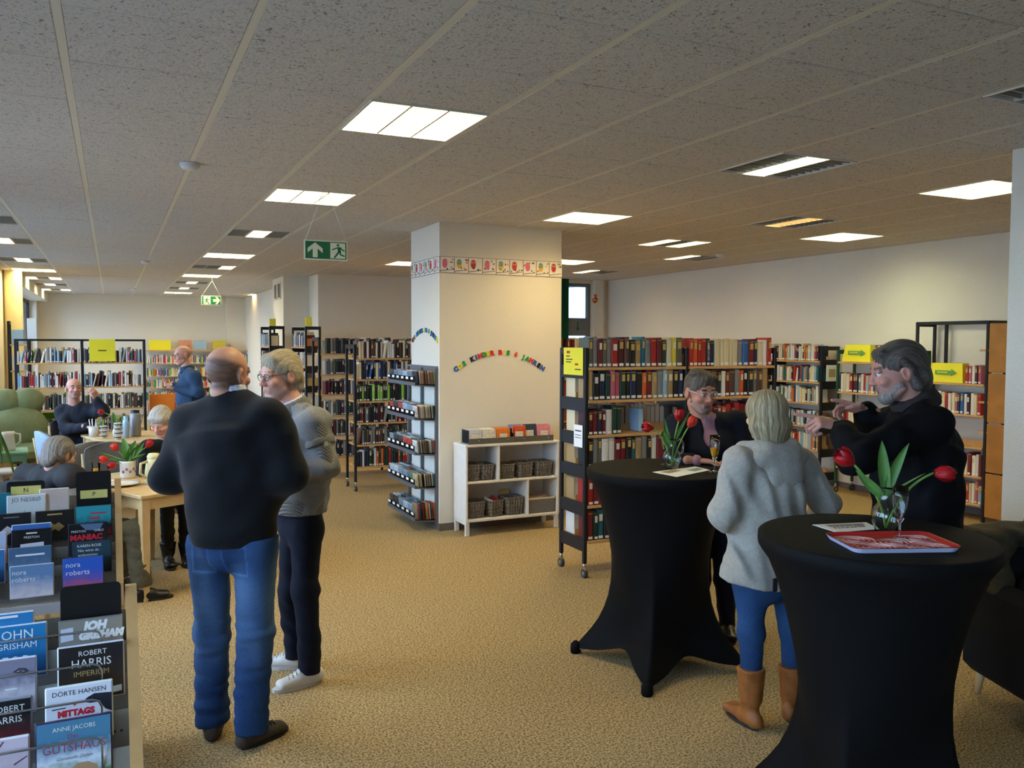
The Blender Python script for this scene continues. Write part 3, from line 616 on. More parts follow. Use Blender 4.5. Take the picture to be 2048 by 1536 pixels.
for v in range(4):
    b_ = B(); pr = [(0, .08), (.12, .02), (.5, -.0), (.88, .02), (1, .08), (1, 1), (0, 1)]
    n = len(pr)
    b_.add([(x, y, 0) for x, y in pr]+[(x, y, 1) for x, y in pr], [(i, (i+1) % n, (i+1) % n+n, i+n) for i in range(5)]+[(5, 6, 6+n, 5+n)][:0]+[(6, 0, n, 6+n)]+[tuple(range(n))[::-1]])
    b_.add([(.06, .07, .985), (.94, .07, .985), (.94, .985, .985), (.06, .985, .985), (.06, .985, .01), (.94, .985, .01)], [(0, 1, 2, 3), (3, 2, 5, 4)], 1)
    b_.add([(0, .08, 1), (.12, .02, 1), (.88, .02, 1), (1, .08, 1), (1, 1, 1), (.95, 1, 1), (.95, .09, 1), (.05, .09, 1), (.05, 1, 1), (0, 1, 1)], [(0, 1, 2, 3, 6, 7), (3, 4, 5, 6), (7, 8, 9, 0)])
    if v != 3: b_.add([(.14, -.006, .04), (.86, -.006, .04), (.86, -.006, .13), (.14, -.006, .13)], [(0, 1, 2, 3)], 2)
    if v in (0, 2): b_.add([(.22, -.006, .62), (.78, -.006, .62), (.78, -.006, .85), (.22, -.006, .85)], [(0, 1, 2, 3)], 3)
    if v in (1, 0): b_.add([(.1, -.004, .90), (.9, -.004, .90), (.9, -.004, .92), (.1, -.004, .92)], [(0, 1, 2, 3)], 3)
    BK.append(b_)
BKM = [bb.mesh('book', [COVER, PAGES, LABELM, GOLD if k != 2 else TITLEW]) for k, bb in enumerate(BK)]
STUFF = [MB(), []]
n_books = [0]
def jit(c, a=.12):
    k = 1+rnd.uniform(-a, a); return tuple(min(1, max(0, x*k)) for x in c)
def stuff_book(Mw, x, y, z, th, d, h, col, lean=0):
    v = rnd.choice((0, 1, 3, 3)); src = BK[v]; mb, cols = STUFF
    c0 = math.cos(lean); s0 = math.sin(lean)
    vs = []
    for (a, b2, c) in src.v:
        px_, pz = a*th, c*h; vs.append(Mw @ Vector((x+px_*c0+pz*s0, y+b2*d, z-px_*s0*0+pz*c0)))
    mb.add(vs, src.f); cc = {0: col, 1: lin('#d8ccb0'), 2: lin('#e9e6dc'), 3: lin('#c8bfa8')}
    cols += [cc[m] for m in src.m]
def row(key, bay, z, names, hr=(.19, .24), tr=(.025, .045), x0=0, x1=None, where='', group=None, indiv=False, y=.0, d=(.14, .17), flip=False, leanp=.03):
    Mw, rz, xs = CASE[key]; a = xs[bay]+.022+x0; e = xs[bay+1]-.022 if x1 is None else xs[bay]+x1
    x = a; k = 0
    while True:
        th = rnd.uniform(*tr); nm = names[k % len(names)] if indiv else rnd.choice(names)
        if x+th > e: break
        h = rnd.uniform(*hr); dd = rnd.uniform(*d); col = jit(lin(CNAMES[nm])); yy = y+rnd.uniform(.0, .012)
        if indiv:
            o = link('book', BKM[rnd.choice((0, 1, 2, 0))] if nm not in ('white', 'cream') else BKM[rnd.choice((1, 3))])
            wp = Mw @ Vector((x, yy, z+.0008)); o.location = wp; o.rotation_euler = (0, 0, rz); o.scale = (th*.97, dd, h); o.color = (*col, 1)
            o['label'] = '%s hardback book %s' % (nm, where) if 'tower' not in key else ''; o['category'] = 'book'; o['group'] = group; n_books[0] += 1
        else:
            if flip: stuff_book(Mw @ Matrix.Translation((x+th, yy+dd, z)) @ Matrix.Rotation(PI, 4, 'Z'), 0, 0, .0008, th*.97, dd, h, col)
            else:
                ln = rnd.uniform(.1, .25) if rnd.random() < leanp else 0
                stuff_book(Mw, x, yy, z+.0008, th*.97, dd, h, col, ln); x += ln*h*.8 if ln else 0
        x += th; k += 1
S5N = 'of notice bookcase'
R1a = ['olive grey', 'grey', 'dark red', 'olive grey', 'grey', 'red', 'maroon', 'brown', 'black', 'tan', 'teal', 'grey', 'red', 'dark red', 'dark green', 'cream', 'yellow']
R2a = ['tan', 'black', 'navy blue', 'dark green', 'pink', 'pink', 'dark green', 'black', 'navy blue', 'black', 'orange', 'dark red', 'tan', 'grey', 'light blue']
R3a = ['maroon', 'dark red', 'navy blue', 'dark red', 'white', 'dark green', 'dark green', 'white']
R4a = ['black', 'grey', 'olive grey', 'white', 'white', 'dark red', 'dark red', 'black', 'teal', 'tan', 'grey', 'black', 'white', 'dark red', 'red', 'dark red', 'dark red', 'maroon']
R5a = ['red', 'dark red', 'red', 'maroon']; R6a = ['dark red', 'dark green', 'teal', 'black', 'teal', 'dark red', 'maroon', 'dark red']
R1b = ['red', 'orange', 'red', 'red', 'navy blue', 'navy blue', 'cream', 'cream', 'cream', 'cream', 'cream', 'grey', 'blue', 'dark red', 'navy blue', 'cream', 'white']
R2b = ['black', 'grey', 'brown', 'tan', 'brown', 'black', 'white', 'dark red', 'brown', 'grey', 'orange', 'black']; R3b = ['red', 'red', 'dark red', 'maroon', 'red', 'orange', 'dark red']
ordn = ['top', 'second', 'third', 'fourth', 'fifth', 'lowest']
for bay, rows_, nm in ((0, (R1a, R2a, R3a, R4a, R5a, R6a), 'end'), (1, (R1b, R2b, R3b, R4a[::-1], R6a, R5a), 'far')):
    for k, (z, pal) in enumerate(zip(Z5, rows_)):
        w = 'on %s board, %s bay, black bookcase with yellow notice' % (ordn[k], 'end' if bay == 0 else 'inner')
        hr = (.205, .235) if k in (0, 1, 3, 5) else (.17, .22)
        row('s5', bay, z, pal, hr, (.036, .062), .0, (.34 if k == 2 else .30 if k == 4 else None) if bay == 0 else None, w, 'hardbacks on the mobile bookcase with notice', bay == 0 or k < 2, .0, (.13, .165))
        if k > 0: row('s5', bay, z, ['cream', 'tan', 'brown', 'dark red', 'black', 'white'], (.18, .22), (.03, .05), 0, None, y=.215, flip=True)
for bay in (0, 1, 2):
    for k, z in enumerate(Z5):
        row('s6', bay, z, ['dark red', 'red', 'white', 'black', 'cream', 'brown', 'white'] if k < 2 else ['red', 'black', 'dark green', 'tan', 'brown', 'white'], (.2, .25), (.02, .04))
DARK = ['black', 'black', 'navy blue', 'dark green', 'brown', 'grey', 'maroon', 'olive grey', 'white']
for k, z in enumerate([1.605, 1.35, 1.085, .825, .56, .295]):
    row('s4b', 0, z, [['white', 'cream', 'black', 'maroon', 'brown'], ['navy blue', 'navy blue', 'blue', 'black', 'dark red', 'cream'], ['black', 'black', 'lime green', 'black', 'dark green'], ['red', 'black', 'black', 'grey', 'maroon'], ['black', 'grey', 'dark green', 'brown'], ['navy blue', 'red', 'dark green', 'orange', 'black', 'white']][k], (.17, .215), (.022, .038))
for bay in (0, 1):
    for z in [1.645, 1.37, 1.105, .83, .56, .285]: row('s4a', bay, z, DARK, (.17, .21), (.024, .04), rnd.choice((0, .0, .05)))
for bay in (0, 1):
    for k, z in enumerate([1.484, 1.126, .798, .46]):
        pal = [['black', 'grey', 'white', 'navy blue', 'pink', 'light blue', 'black', 'black'], ['white', 'light blue', 'black', 'maroon', 'white', 'red', 'grey'], ['grey', 'olive grey', 'brown', 'black', 'white'], ['black', 'brown', 'grey', 'lime green']][k]
        row('s1', bay, z, pal, (.16, .23), (.018, .035), leanp=.12); row('s1', bay, z, ['tan', 'yellow', 'cream', 'white', 'lime green', 'teal', 'grey'], (.14, .24), (.02, .05), .1, .7, y=.19)
for bay in (0, 1, 2):
    for k, z in enumerate([1.26, .95, .67, .38, .1]): row('s2', bay, z, ['yellow', 'red', 'white', 'green', 'blue', 'pink', 'cream', 'lime green', 'white', 'orange'], (.15, .22), (.015, .035), d=(.14, .2))
for key in ('s3a', 's3b'):
    for k, z in enumerate([1.72, 1.42, 1.12, .8, .48]): row(key, 0, z, ['white', 'light blue', 'black', 'maroon', 'cream', 'navy blue', 'grey'], (.17, .23), (.015, .035))
# paperbacks on the wall row (nearest ones as single books)
LIGHT = ['white', 'cream', 'white', 'red', 'navy blue', 'black', 'light blue', 'cream', 'teal', 'orange', 'tan', 'white']
for k, z in enumerate(ZR[:5]):
    for bay in (0, 1): row('s7', bay, z, LIGHT, (.17, .215), (.018, .034))
    row('s7', 2, z, rnd.sample(LIGHT, 12), (.17, .215), (.024, .038), .0, None, 'on %s board of the wall bookcase with the poster' % ordn[k], 'paperbacks on the wall bookcase with poster', k < 1)
s8n = 'of the green framed bookcase'
row('s8', 0, 1.22, ['navy blue', 'white', 'cream', 'white', 'red', 'dark red', 'maroon', 'navy blue', 'grey', 'white', 'red', 'light blue', 'orange', 'white', 'purple', 'cream'], (.2, .23), (.028, .045), 0, None, 'on second board '+s8n, 'books on the green framed bookcase', True)
row('s8', 0, .84, ['light blue', 'white', 'dark red', 'red', 'white', 'cream', 'white'], (.17, .2), (.03, .05), 0, .55, 'on third board '+s8n, 'books on the green framed bookcase', True)
row('s8', 0, .52, ['white', 'grey', 'white', 'cream'], (.17, .2), (.03, .05), .5, .9, 'on fourth board '+s8n, 'books on the green framed bookcase', True)
row('s8', 0, 1.58, ['blue', 'red', 'light blue', 'orange', 'teal', 'purple'], (.17, .2), (.02, .035), .52, .95, 'on top board '+s8n, 'books on the green framed bookcase', True)
s9n = 'of the tall frame bookcase with empty top'
row('s9', 0, 1.39, ['red', 'pink', 'white', 'maroon', 'pink', 'red', 'light blue'], (.17, .2), (.024, .04), .56, .79, 'on top board '+s9n, 'books on the tall frame bookcase', True)
row('s9', 0, 1.075, ['red', 'white', 'cream', 'pink', 'navy blue', 'blue', 'white', 'maroon', 'white', 'cream'], (.2, .23), (.026, .042), .0, None, 'on second board '+s9n, 'books on the tall frame bookcase', True)
row('s9', 0, .455, ['cream', 'white', 'cream', 'white', 'red', 'dark red', 'white'], (.18, .24), (.03, .05), .0, None, 'on fourth board '+s9n, 'books on the tall frame bookcase', False)
row('s9', 0, .175, ['light blue', 'white', 'white', 'red', 'cream', 'white', 'pink'], (.18, .23), (.028, .045), .0, None, 'on lowest board '+s9n, 'books on the tall frame bookcase', True)
for o in list(bpy.data.objects):
    if o.name.startswith('book') and str(o.get('label', '')).startswith('navy blue hardback book on top board, inner bay'):
        c = link('lettering', text_mesh('BRODER', .032, TITLEW, 0, 'LEFT'), o); M0 = Matrix.Translation(o.location) @ Matrix.Diagonal((*o.scale, 1))
        c.matrix_parent_inverse = M0.inverted(); c.location = o.location+Vector((o.scale.x*.5+.012, -.003, .045)); c.rotation_euler = (PI/2, -PI/2, 0); break
# small hardback books on top of wall row seen above the mobile bookcase, and items on the far shelf
me = STUFF[0].mesh('book_rows', [COVERS]); ca = me.color_attributes.new('Col', 'FLOAT_COLOR', 'CORNER')
tot = np.zeros(len(me.polygons), dtype=np.int32); me.polygons.foreach_get('loop_total', tot)
arr = np.repeat(np.array([(*c, 1.0) for c in STUFF[1]], dtype=np.float32), tot, axis=0); ca.data.foreach_set('color', arr.ravel())
link('book_rows', me, label='rows of further books filling the more distant bookcases', cat='books', kind='stuff')
def box_thing(name, q, col, lab, cat, group=None, b_=.004):
    return obj(name, B().rbox(*q, b_), mat('flat_'+col[1:], col, .6), label=lab, cat=cat, group=group)
# boxes and displays on the dark stack ends, far shelf and tower
box_thing('cardboard_box', (2.66, 2.83, 12.82, 13.0, 1.721, 1.85), '#a86a44', 'brown cardboard box on the top board of the tall black stack end', 'box')
box_thing('cardboard_box', (2.66, 2.83, 12.82, 13.0, 1.121, 1.25), '#a8905c', 'tan patterned box lower on the tall black stack end', 'box')
for (x, y, l) in ((2.66, 12.95, 'yellow card on top of the black stack end with brown box'), (2.3, 13.98, 'yellow card on top of the black stack end by the vents')): box_thing('card', (x, x+.1, y, y+.02, 2.04, 2.17), '#d8d04a', l, 'sign')
for (x, col, l) in ((.82, '#e8dc2a', 'yellow face-out book on top of the far wall bookcase'), (1.5, '#c98a6a', 'salmon face-out book on top of the far wall bookcase'), (1.85, '#9ab4c4', 'pale blue face-out book on top of the far wall bookcase'), (2.3, '#c8b83a', 'mustard face-out book on top of the far wall bookcase'), (3.3, '#4a6f8c', 'slate blue face-out book on top of the far wall bookcase')):
    box_thing('display_book', (x, x+(.5 if x < 1 else .3), 22.4, 22.45, 1.586, 1.83), col, l, 'book')
for (z, col, l) in ((1.351, '#cfc3a0', 'cream boxed book in the narrow black tower'), (1.751, '#9fb4b4', 'pale boxed book at the top of the narrow black tower')): box_thing('display_book', (-1.36, -1.2, 14.76, 14.8, z, z+.22), col, l, 'book')
box_thing('paper_bag', (-1.1, -.98, 14.8, 14.95, 1.83, 2.13), '#c9cfce', 'pale paper bag standing above the slim open bookcase', 'bag').location.z = -.0
bpy.data.objects['paper_bag'].location = (0, -.7, 0)
for (x0, z, col, l) in ((-.95, .465, '#7fe02a', 'bright green picture folder on the slim open bookcase'), (-.02, .135, '#8ee03a', 'bright green folder on the lowest board of the slim open bookcase'), (.2, .135, '#f0922c', 'orange folder on the lowest board of the slim open bookcase')):
    box_thing('folder', (x0, x0+.22, 14.33, 14.35, z, z+.27), col, l, 'folder')
# the blue picture book on the third board of the notice bookcase
box_thing('display_book', (3.24+.52, 3.24+.56, 5.60, 5.74, 1.097, 1.28), '#9cc4e4', 'pale blue picture book standing alone on the third board of notice bookcase', 'book')
# ------------------------------------------------------------------ compact disc rack on the pillar
GSTEEL = mat('graphite_steel', '#6e7074', .4, metal=.4)
t = thing('disc_rack', 'grey steel compact disc rack with five tiers on the pillar side', 'rack', (2.80, 7.57, 0))
for y in (0, .41, .82): obj('upright', B().box(-.03, 0, y-.015, y+.015, .06, 1.55), GSTEEL, t)
obj('back_panel', B().box(-.012, -.002, -.01, .87, 1.40, 1.57), GSTEEL, t)
CDM = mat('disc_case', '#ffffff', .3, objcol=True)
cd_me = B().rbox(0, .010, 0, .142, 0, .125, .0015).box(-.0004, 0, .012, .13, .01, .115, 1).mesh('disc_case', [CDM, mat('disc_cover_art', '#ffffff', .3, objcol=True, noise=(30, .5))])
CDC = ['#d9c9a0', '#c8a860', '#e0d8c8', '#3a3c44', '#8a6a4a', '#b8402f', '#4a6a8c', '#d8cfa8', '#2a2c30', '#9a8a6a', '#e6e2d8', '#5a7a5a', '#c87850']
CDG = ['#b8c8d8', '#7a8ea0', '#3a4048', '#8aa0b4', '#d0d4d8', '#5a6a7a', '#b84a44', '#6a8a7a']
TZ = [1.40, 1.075, .745, .425, .11]
for k, z in enumerate(TZ):
    obj('tier_shelf', B().poly([(-.23, -.01, z-.012), (-.23, .87, z-.012), (0, .87, z-.03), (0, -.01, z-.03)][::-1], (0, 0, .012)).box(-.235, -.225, -.01, .87, z-.012, z+.02), GSTEEL, t)
    obj('front_plate', B().box(-.236, -.233, 0, .87, z, z+.075), CLEAR, t)
    for s in range(7): obj('bin_divider', B().box(-.22, -.01, s*.1467-.0015-.008, s*.1467+.0015-.008, z, z+.11), CLEAR, t)
    if k < 4: obj('arm', B().poly([(-.02, .87, z-.05), (-.2, .87, z-.015), (-.02, .87, z-.015)], (0, -.004, 0)), GSTEEL, t)
    for s in range(6):
        obj('price_tag', B().box(-.2385, -.2365, s*.1467+.03, s*.1467+.10, z+.045, z+.068), PAPER, t)
        nn = 15 if s == 0 else 5
        for q in range(nn):
            colr = rnd.choice(CDC if s == 0 else CDG); o = link('disc_case', cd_me, None)
            thick = 1.0 if s == 0 else 2.2
            xx = 2.80-.205+q*.0122*(1 if s == 0 else 3.0)
            o.location = (xx, 7.57+s*.1467-.006, z+.002); o.rotation_euler = (0, -.09, 0); o.scale = (thick*rnd.uniform(.8, 1), .93, rnd.uniform(.92, 1.0)*(1 if not (k == 4 and s == 0) else 1.3)); o.color = (*jit(lin(colr if not (k == 4 and s == 0 and q % 4 == 1) else '#b8281f')), 1)
            o['label'] = ('%s disc case in the end bin, %s tier of the disc rack' % ('upright', ordn[k] if k < 4 else 'lowest')) if s == 0 else ('disc case behind clear plate, bin %s from the edge, %s tier of disc rack' % (['one', 'two', 'three', 'four', 'five', 'six'][s], ordn[k] if k < 4 else 'lowest'))
            o['category'] = 'disc case'; o['group'] = 'disc cases on the %s tier of the rack, bin %d' % (ordn[k] if k < 4 else 'lowest', s+1)
# disc trays on the white cabinet
for (x0, w, l) in ((2.965, .46, 'steel disc tray on the white cabinet, holding the orange sleeves'), (3.43, .42, 'steel disc tray on the white cabinet, holding picture covers')):
    t = thing('disc_tray', l, 'tray', (x0, 7.20, .853))
    obj('tray_base', B().box(0, w, 0, .2, 0, .006), GSTEEL, t); obj('front_lip', B().rbox(0, w, -.004, .002, 0, .055, .001), mat('smoked_acrylic', '#6d6a60', .2, metal=.3), t)
    obj('side_plate', B().box(0, .003, 0, .2, 0, .13), CLEAR, t); obj('side_plate', B().box(w-.003, w, 0, .2, 0, .09), CLEAR, t); obj('back_plate', B().box(0, w, .197, .2, 0, .14), CLEAR, t)
    obj('stud', B().lathe([(0, 0), (.006, 0), (.006, .004), (0, .006)], 8, c=(.1, -.006, .03)).lathe([(0, 0), (.006, 0), (.006, .004), (0, .006)], 8, c=(w-.06, -.006, .03)), CHROME, t)
face_me = B().rbox(0, .142, 0, .011, 0, .128, .0015).box(.008, .134, -.0006, 0, .008, .12, 1).box(.03, .11, -.001, -.0006, .03, .08, 2).mesh('picture_case', [CDM, mat('case_art', '#ffffff', .3, objcol=True, noise=(25, .35)), mat('case_print', '#e8dcc8', .5, noise=(60, .3))])
kid = [(2.972, '#c8ccd0', 'pale grey', 7), (3.118, '#e0dace', 'white framed', 7), (3.264, '#d8782c', 'orange', 7)]
for (x, col, nm, n_) in kid:
    for q in range(n_):
        o = link('disc_sleeve', face_me, None, (x+q*.0004, 7.215+.022*q, .860)); o.color = (*jit(lin(col)), 1); o.rotation_euler = (-.16, 0, 0); o.scale = (.95, 1, 1)
        o['label'] = '%s children\'s disc sleeve in the steel tray on the white cabinet' % nm; o['category'] = 'disc sleeve'; o['group'] = '%s sleeves in the disc tray' % nm
for (x, y, col, l, sc) in ((3.43, 7.225, '#d85a34', 'red and orange picture cover in the disc tray, white cabinet', 1.05), (3.55, 7.24, '#3a4a5a', 'dark photo cover in the disc tray on white cabinet', 1.12), (3.70, 7.23, '#e08a9a', 'pink patterned cover in the disc tray on white cabinet', 1.02),
                       (3.42, 7.30, '#9aa0c0', 'lilac cover behind the orange one in the disc tray', 1.1), (3.70, 7.27, '#d06a7a', 'rose cover behind the pink one in the disc tray', 1.05)):
    o = link('picture_case', face_me, None, (x, y, .860)); o.color = (*lin(col), 1); o.rotation_euler = (-.14, 0, 0); o.scale = (1.0, 1, sc*1.1); o['label'] = l; o['category'] = 'disc case'
# ------------------------------------------------------------------ pillar decoration
LET = {'r': '#d8282f', 'g': '#1f9a4c', 'b': '#2f62b8', 'y': '#ecd23c', 'k': '#17171a', 'o': '#e8562a'}
LM = {k: mat('foam_letter_'+k, v, .6) for k, v in LET.items()}
def arc_letters(parent, word, x_of, z_of, cols, size, face, sq=1):
    n = len(word); ci = 0
    for k, ch in enumerate(word):
        if ch == ' ': continue
        u = k/(n-1); px_, pz, an = x_of(u), z_of(u), (z_of(min(1, u+.02))-z_of(max(0, u-.02)))/((x_of(min(1, u+.02))-x_of(max(0, u-.02))) or 1e-6)
        o = link('letter', text_mesh(ch, size, LM[cols[ci]], .004, 'CENTER', 0, .004), parent, face[0](px_, pz)); o.rotation_euler = face[1](math.atan(an)); o.scale = (sq, 1, 1); ci += 1
W = 'CDS KINDER BIS 6 JAHREN'
cols = 'bygkbrgyrrygogrrbkb' if False else 'bygkbrgyr'+'ryg'+'o'+'ggrbkb'
t = thing('letter_sign', 'arched row of coloured foam letters on the pillar front', 'lettering', (0, 7.517, 0))
arc_letters(t, W, lambda u: 2.975+.905*u, lambda u: 1.525+.155*(1-(2*u-1)**2), cols, .062, (lambda x, z: (x, 0, z), lambda a: (PI/2, -a, 0)))
t = thing('letter_sign', 'arched row of coloured foam letters on the pillar side facing the windows', 'lettering', (2.797, 0, 0))
arc_letters(t, W, lambda u: 8.29-.70*u, lambda u: 1.80+.10*(1-(2*u-1)**2), 'krgbkgbkb'+'ygb'+'g'+'kbkbgy', .055, (lambda y, z: (0, y, z), lambda a: (PI/2, a, -PI/2)))
# owl frieze
frz = obj('trim_4', B().box(PX0-.004, PX1+.002, PY0-.004, PY0, 2.455, 2.605).box(PX0-.004, PX0, PY0, PY1, 2.455, 2.605), mat('frieze_paper', '#e9e2d6', .8), kind='structure')
BR = mat('frieze_branch', '#8a7462', .8); OWL = [mat('owl_teal', '#4aa0a4', .7), mat('owl_red', '#c23a4a', .7), mat('owl_pink', '#e06a94', .7), mat('owl_mustard', '#e0ae3a', .7), mat('leaf_dark', '#4a2a3a', .7), mat('leaf_green', '#4a7a3a', .7)]
def disc(b_, x, z, rx, rz, mi, y=-.001, n=12, rot=0): b_.poly([(x+rx*math.cos(2*PI*k/n)*math.cos(rot)-rz*math.sin(2*PI*k/n)*math.sin(rot), y, z+rx*math.cos(2*PI*k/n)*math.sin(rot)+rz*math.sin(2*PI*k/n)*math.cos(rot)) for k in range(n)], (0, -.0006, 0), mi)
def frieze_panel(k, w):
    b_ = B(); x = .0
    b_.box(x, x+.006, -.0012, 0, 0, .15, 6); b_.poly([(.006, -.001, .02), (w*.95, -.001, .035), (w*.95, -.001, .03), (.006, -.001, .012)], (0, -.0005, 0), 6)
    ow = (0, 1, 2)[k % 3]; cx = w*.36
    disc(b_, cx, .085, .026, .042, 3 if ow == 0 else ow); disc(b_, cx, .105, .025, .026, ow, -.0018)
    for s in (-1, 1): disc(b_, cx+s*.011, .105, .009, .009, 3, -.0026, 8); disc(b_, cx+s*.011, .105, .004, .004, 4, -.0034, 6)
    rr = random.Random(k)
    for q in range(6): disc(b_, w*(.1+.85*rr.random()) if q > 2 else w*(.65+.3*rr.random()), rr.choice((.035, .05, .1, .125)), .012, .006, rr.choice((4, 5, 3, 0, 1)), -.001, 8, rr.uniform(0, 3))
    return b_
wp = 1.305/9
for k in range(9): obj('owl_motif', frieze_panel(k+2, wp), OWL+[BR], frz, loc=(PX0+k*wp, PY0-.0045, 2.455))
for k in range(6): obj('owl_motif', frieze_panel(k, wp*.95), OWL+[BR], frz, loc=(PX0-.0045, PY1-.0-k*wp*.95, 2.455), rotz=-PI/2)
obj('border_line', B().box(PX0-.006, PX1+.002, PY0-.006, PY0, 2.603, 2.607).box(PX0-.006, PX1+.002, PY0-.006, PY0, 2.453, 2.457).box(PX0-.006, PX0, PY0, PY1, 2.603, 2.607).box(PX0-.006, PX0, PY0, PY1, 2.453, 2.457), BR, frz)
# ------------------------------------------------------------------ audiobook browsing racks
def cover_mat(name, top, bot, band=None):
    if name in _MATS: return _MATS[name]
    m = mat(name, top, .3); nt = m.node_tree; N = nt.nodes; L = nt.links; b_ = N['Principled BSDF']
    tc = N.new('ShaderNodeTexCoord'); sp = N.new('ShaderNodeSeparateXYZ'); L.new(tc.outputs['Generated'], sp.inputs[0])
    nz = N.new('ShaderNodeTexNoise'); nz.inputs['Scale'].default_value = 5; L.new(tc.outputs['Generated'], nz.inputs['Vector'])
    ad = N.new('ShaderNodeMath'); ad.operation = 'MULTIPLY_ADD'; ad.inputs[1].default_value = .55; L.new(nz.outputs['Fac'], ad.inputs[0]); L.new(sp.outputs['Z'], ad.inputs[2])
    rp = N.new('ShaderNodeValToRGB'); L.new(ad.outputs[0], rp.inputs[0]); e = rp.color_ramp.elements
    e[0].position = .35; e[0].color = (*lin(bot), 1); e[1].position = .95; e[1].color = (*lin(top), 1)
    if band: k = e.new(.62); k.color = (*lin(band), 1)
    L.new(rp.outputs[0], b_.inputs['Base Color']); return m
TW = mat('white_title', '#eeece6', .5); TG = mat('gold_title', '#b8965a', .5); TR = mat('red_title', '#cf2030', .5); TK = mat('black_title', '#26262a', .5); TGR = mat('grey_title', '#5f6a70', .5); TP = mat('rose_title', '#a84a64', .5)
_n = [0]
def audiobook(X, Y, ztop, w, h, top, bot, label, texts=(), band=None, edge='#d8d8d8', tilt=.20, thick=.014, art=None):
    """case leaning back; (X, Y) is the lower front left corner region, ztop its upper edge"""
    _n[0] += 1
    t = thing('audiobook', label, 'audiobook', (X, Y, ztop-h*math.cos(tilt)), 0); t.rotation_euler = (-tilt, 0, 0)
    obj('case', B().rbox(0, w, 0, thick, 0, h, .002), mat('case_edge_'+edge[1:], edge, .3), t)
    c = obj('cover', B().box(.003, w-.003, -.0012, 0, .003, h-.003), cover_mat('cover_%d' % _n[0], top, bot, band), t)
    for (s, sz, m, x, z, *o) in texts:
        if s.startswith('='):                      # print too small to read: a plain line of its length
            ww = sz*.55*len(s); x0 = x*w-(ww/2 if o and o[0] == 'CENTER' else 0); obj('print_line', B().poly([(x0, -.0016, z*h), (x0+ww, -.0016, z*h), (x0+ww, -.0016, z*h+sz*.55), (x0, -.0016, z*h+sz*.55)]), m, c); continue
        txt(s, sz, m, c, (x*w, -.0016, z*h), (PI/2, 0, 0), o[0] if o else 'LEFT', 0, 'lettering', o[1] if len(o) > 1 else 0, o[2] if len(o) > 2 else 0, o[3] if len(o) > 3 else 1)
    for q in (art or []): 
        b_ = B(); b_.poly([(x*w, -.0014, z*h) for x, z in q[1]]); obj('cover_print', b_, mat('print_'+q[0][1:], q[0], .5), c)
    return t
TRAY = mat('perforated_grey_steel', '#8b8880', .45, metal=.25); ZL = mat('zinc_light_steel', '#b9bac0', .35, metal=.3)
def rack(X0, X1, Y0, dy, z0, dz, n, lab, wires):
    t = thing('browsing_rack', lab, 'rack', (X1, Y0, 0), 0, 'stepped audiobook racks')
    W_ = X0-X1
    for k in range(n):
        y, z = -dy*k, z0-dz*k
        obj('tray_back', B().poly([(W_, y+.018, z-.15), (0, y+.018, z-.15), (0, y+.045, z-.028), (W_, y+.045, z-.028)], (0, .0025, 0)), TRAY, t)
        obj('tray_floor', B().box(W_, 0, y-.03, y+.018, z-.152, z-.149), TRAY, t)
        hb = B()
        for q in range(int(-W_/.014)): hb.box(W_+.006+q*.014, W_+.010+q*.014, y+.0335, y+.036, z-.075, z-.071)
        obj('perforation', hb, mat('dark_hole', '#2c2b29', .8), t, kind='stuff')
        if wires:
            a = -.055; obj('wire_guard', B().tube([(W_, y-.045, z-.045), (a-.02, y-.045, z-.045), (a-.006, y-.045, z-.05), (a, y-.045, z-.064), (a, y-.04, z-.15)], .0028, 6), CHROME, t)
    # stepped wooden side
    e = n-1; yb, zb = -dy*e-.06, z0-dz*e-.16
    obj('side_panel', B().poly([(0, .07, z0+.03), (0, .03, z0+.035), (0, yb, zb+.06), (0, yb, zb-.03), (0, .07, zb-.03)], (.026, 0, 0)), WOOD, t)
    obj('side_panel', B().poly([(W_-.026, .07, z0+.03), (W_-.026, .03, z0+.035), (W_-.026, yb, zb+.06), (W_-.026, yb, zb-.03), (W_-.026, .07, zb-.03)], (.026, 0, 0)), WOOD, t)
    obj('front_rail', B().rbox(W_, 0, yb-.004, yb+.01, zb-.03, zb+.012, .002), ZL, t)
    for x in (W_-.02, .0):
        for y in (.03, yb+.03): obj('leg', B().rbox(x, x+.026, y-.02, y+.02, 0, zb-.03, .003), WOOD, t)
    obj('bottom_board', B().box(W_, 0, yb+.02, .05, .25, .27), WOODL, t)
    return t
rack(-.62, .02, 2.30, .075, 1.145, .056, 6, 'stepped grey audiobook rack with wire guards and beech side', True)
rack(-.66, -.0, 4.03, .072, 1.165, .0575, 5, 'stepped grey audiobook rack with letter dividers, by the cafe', False)
C_ = 'CENTER'
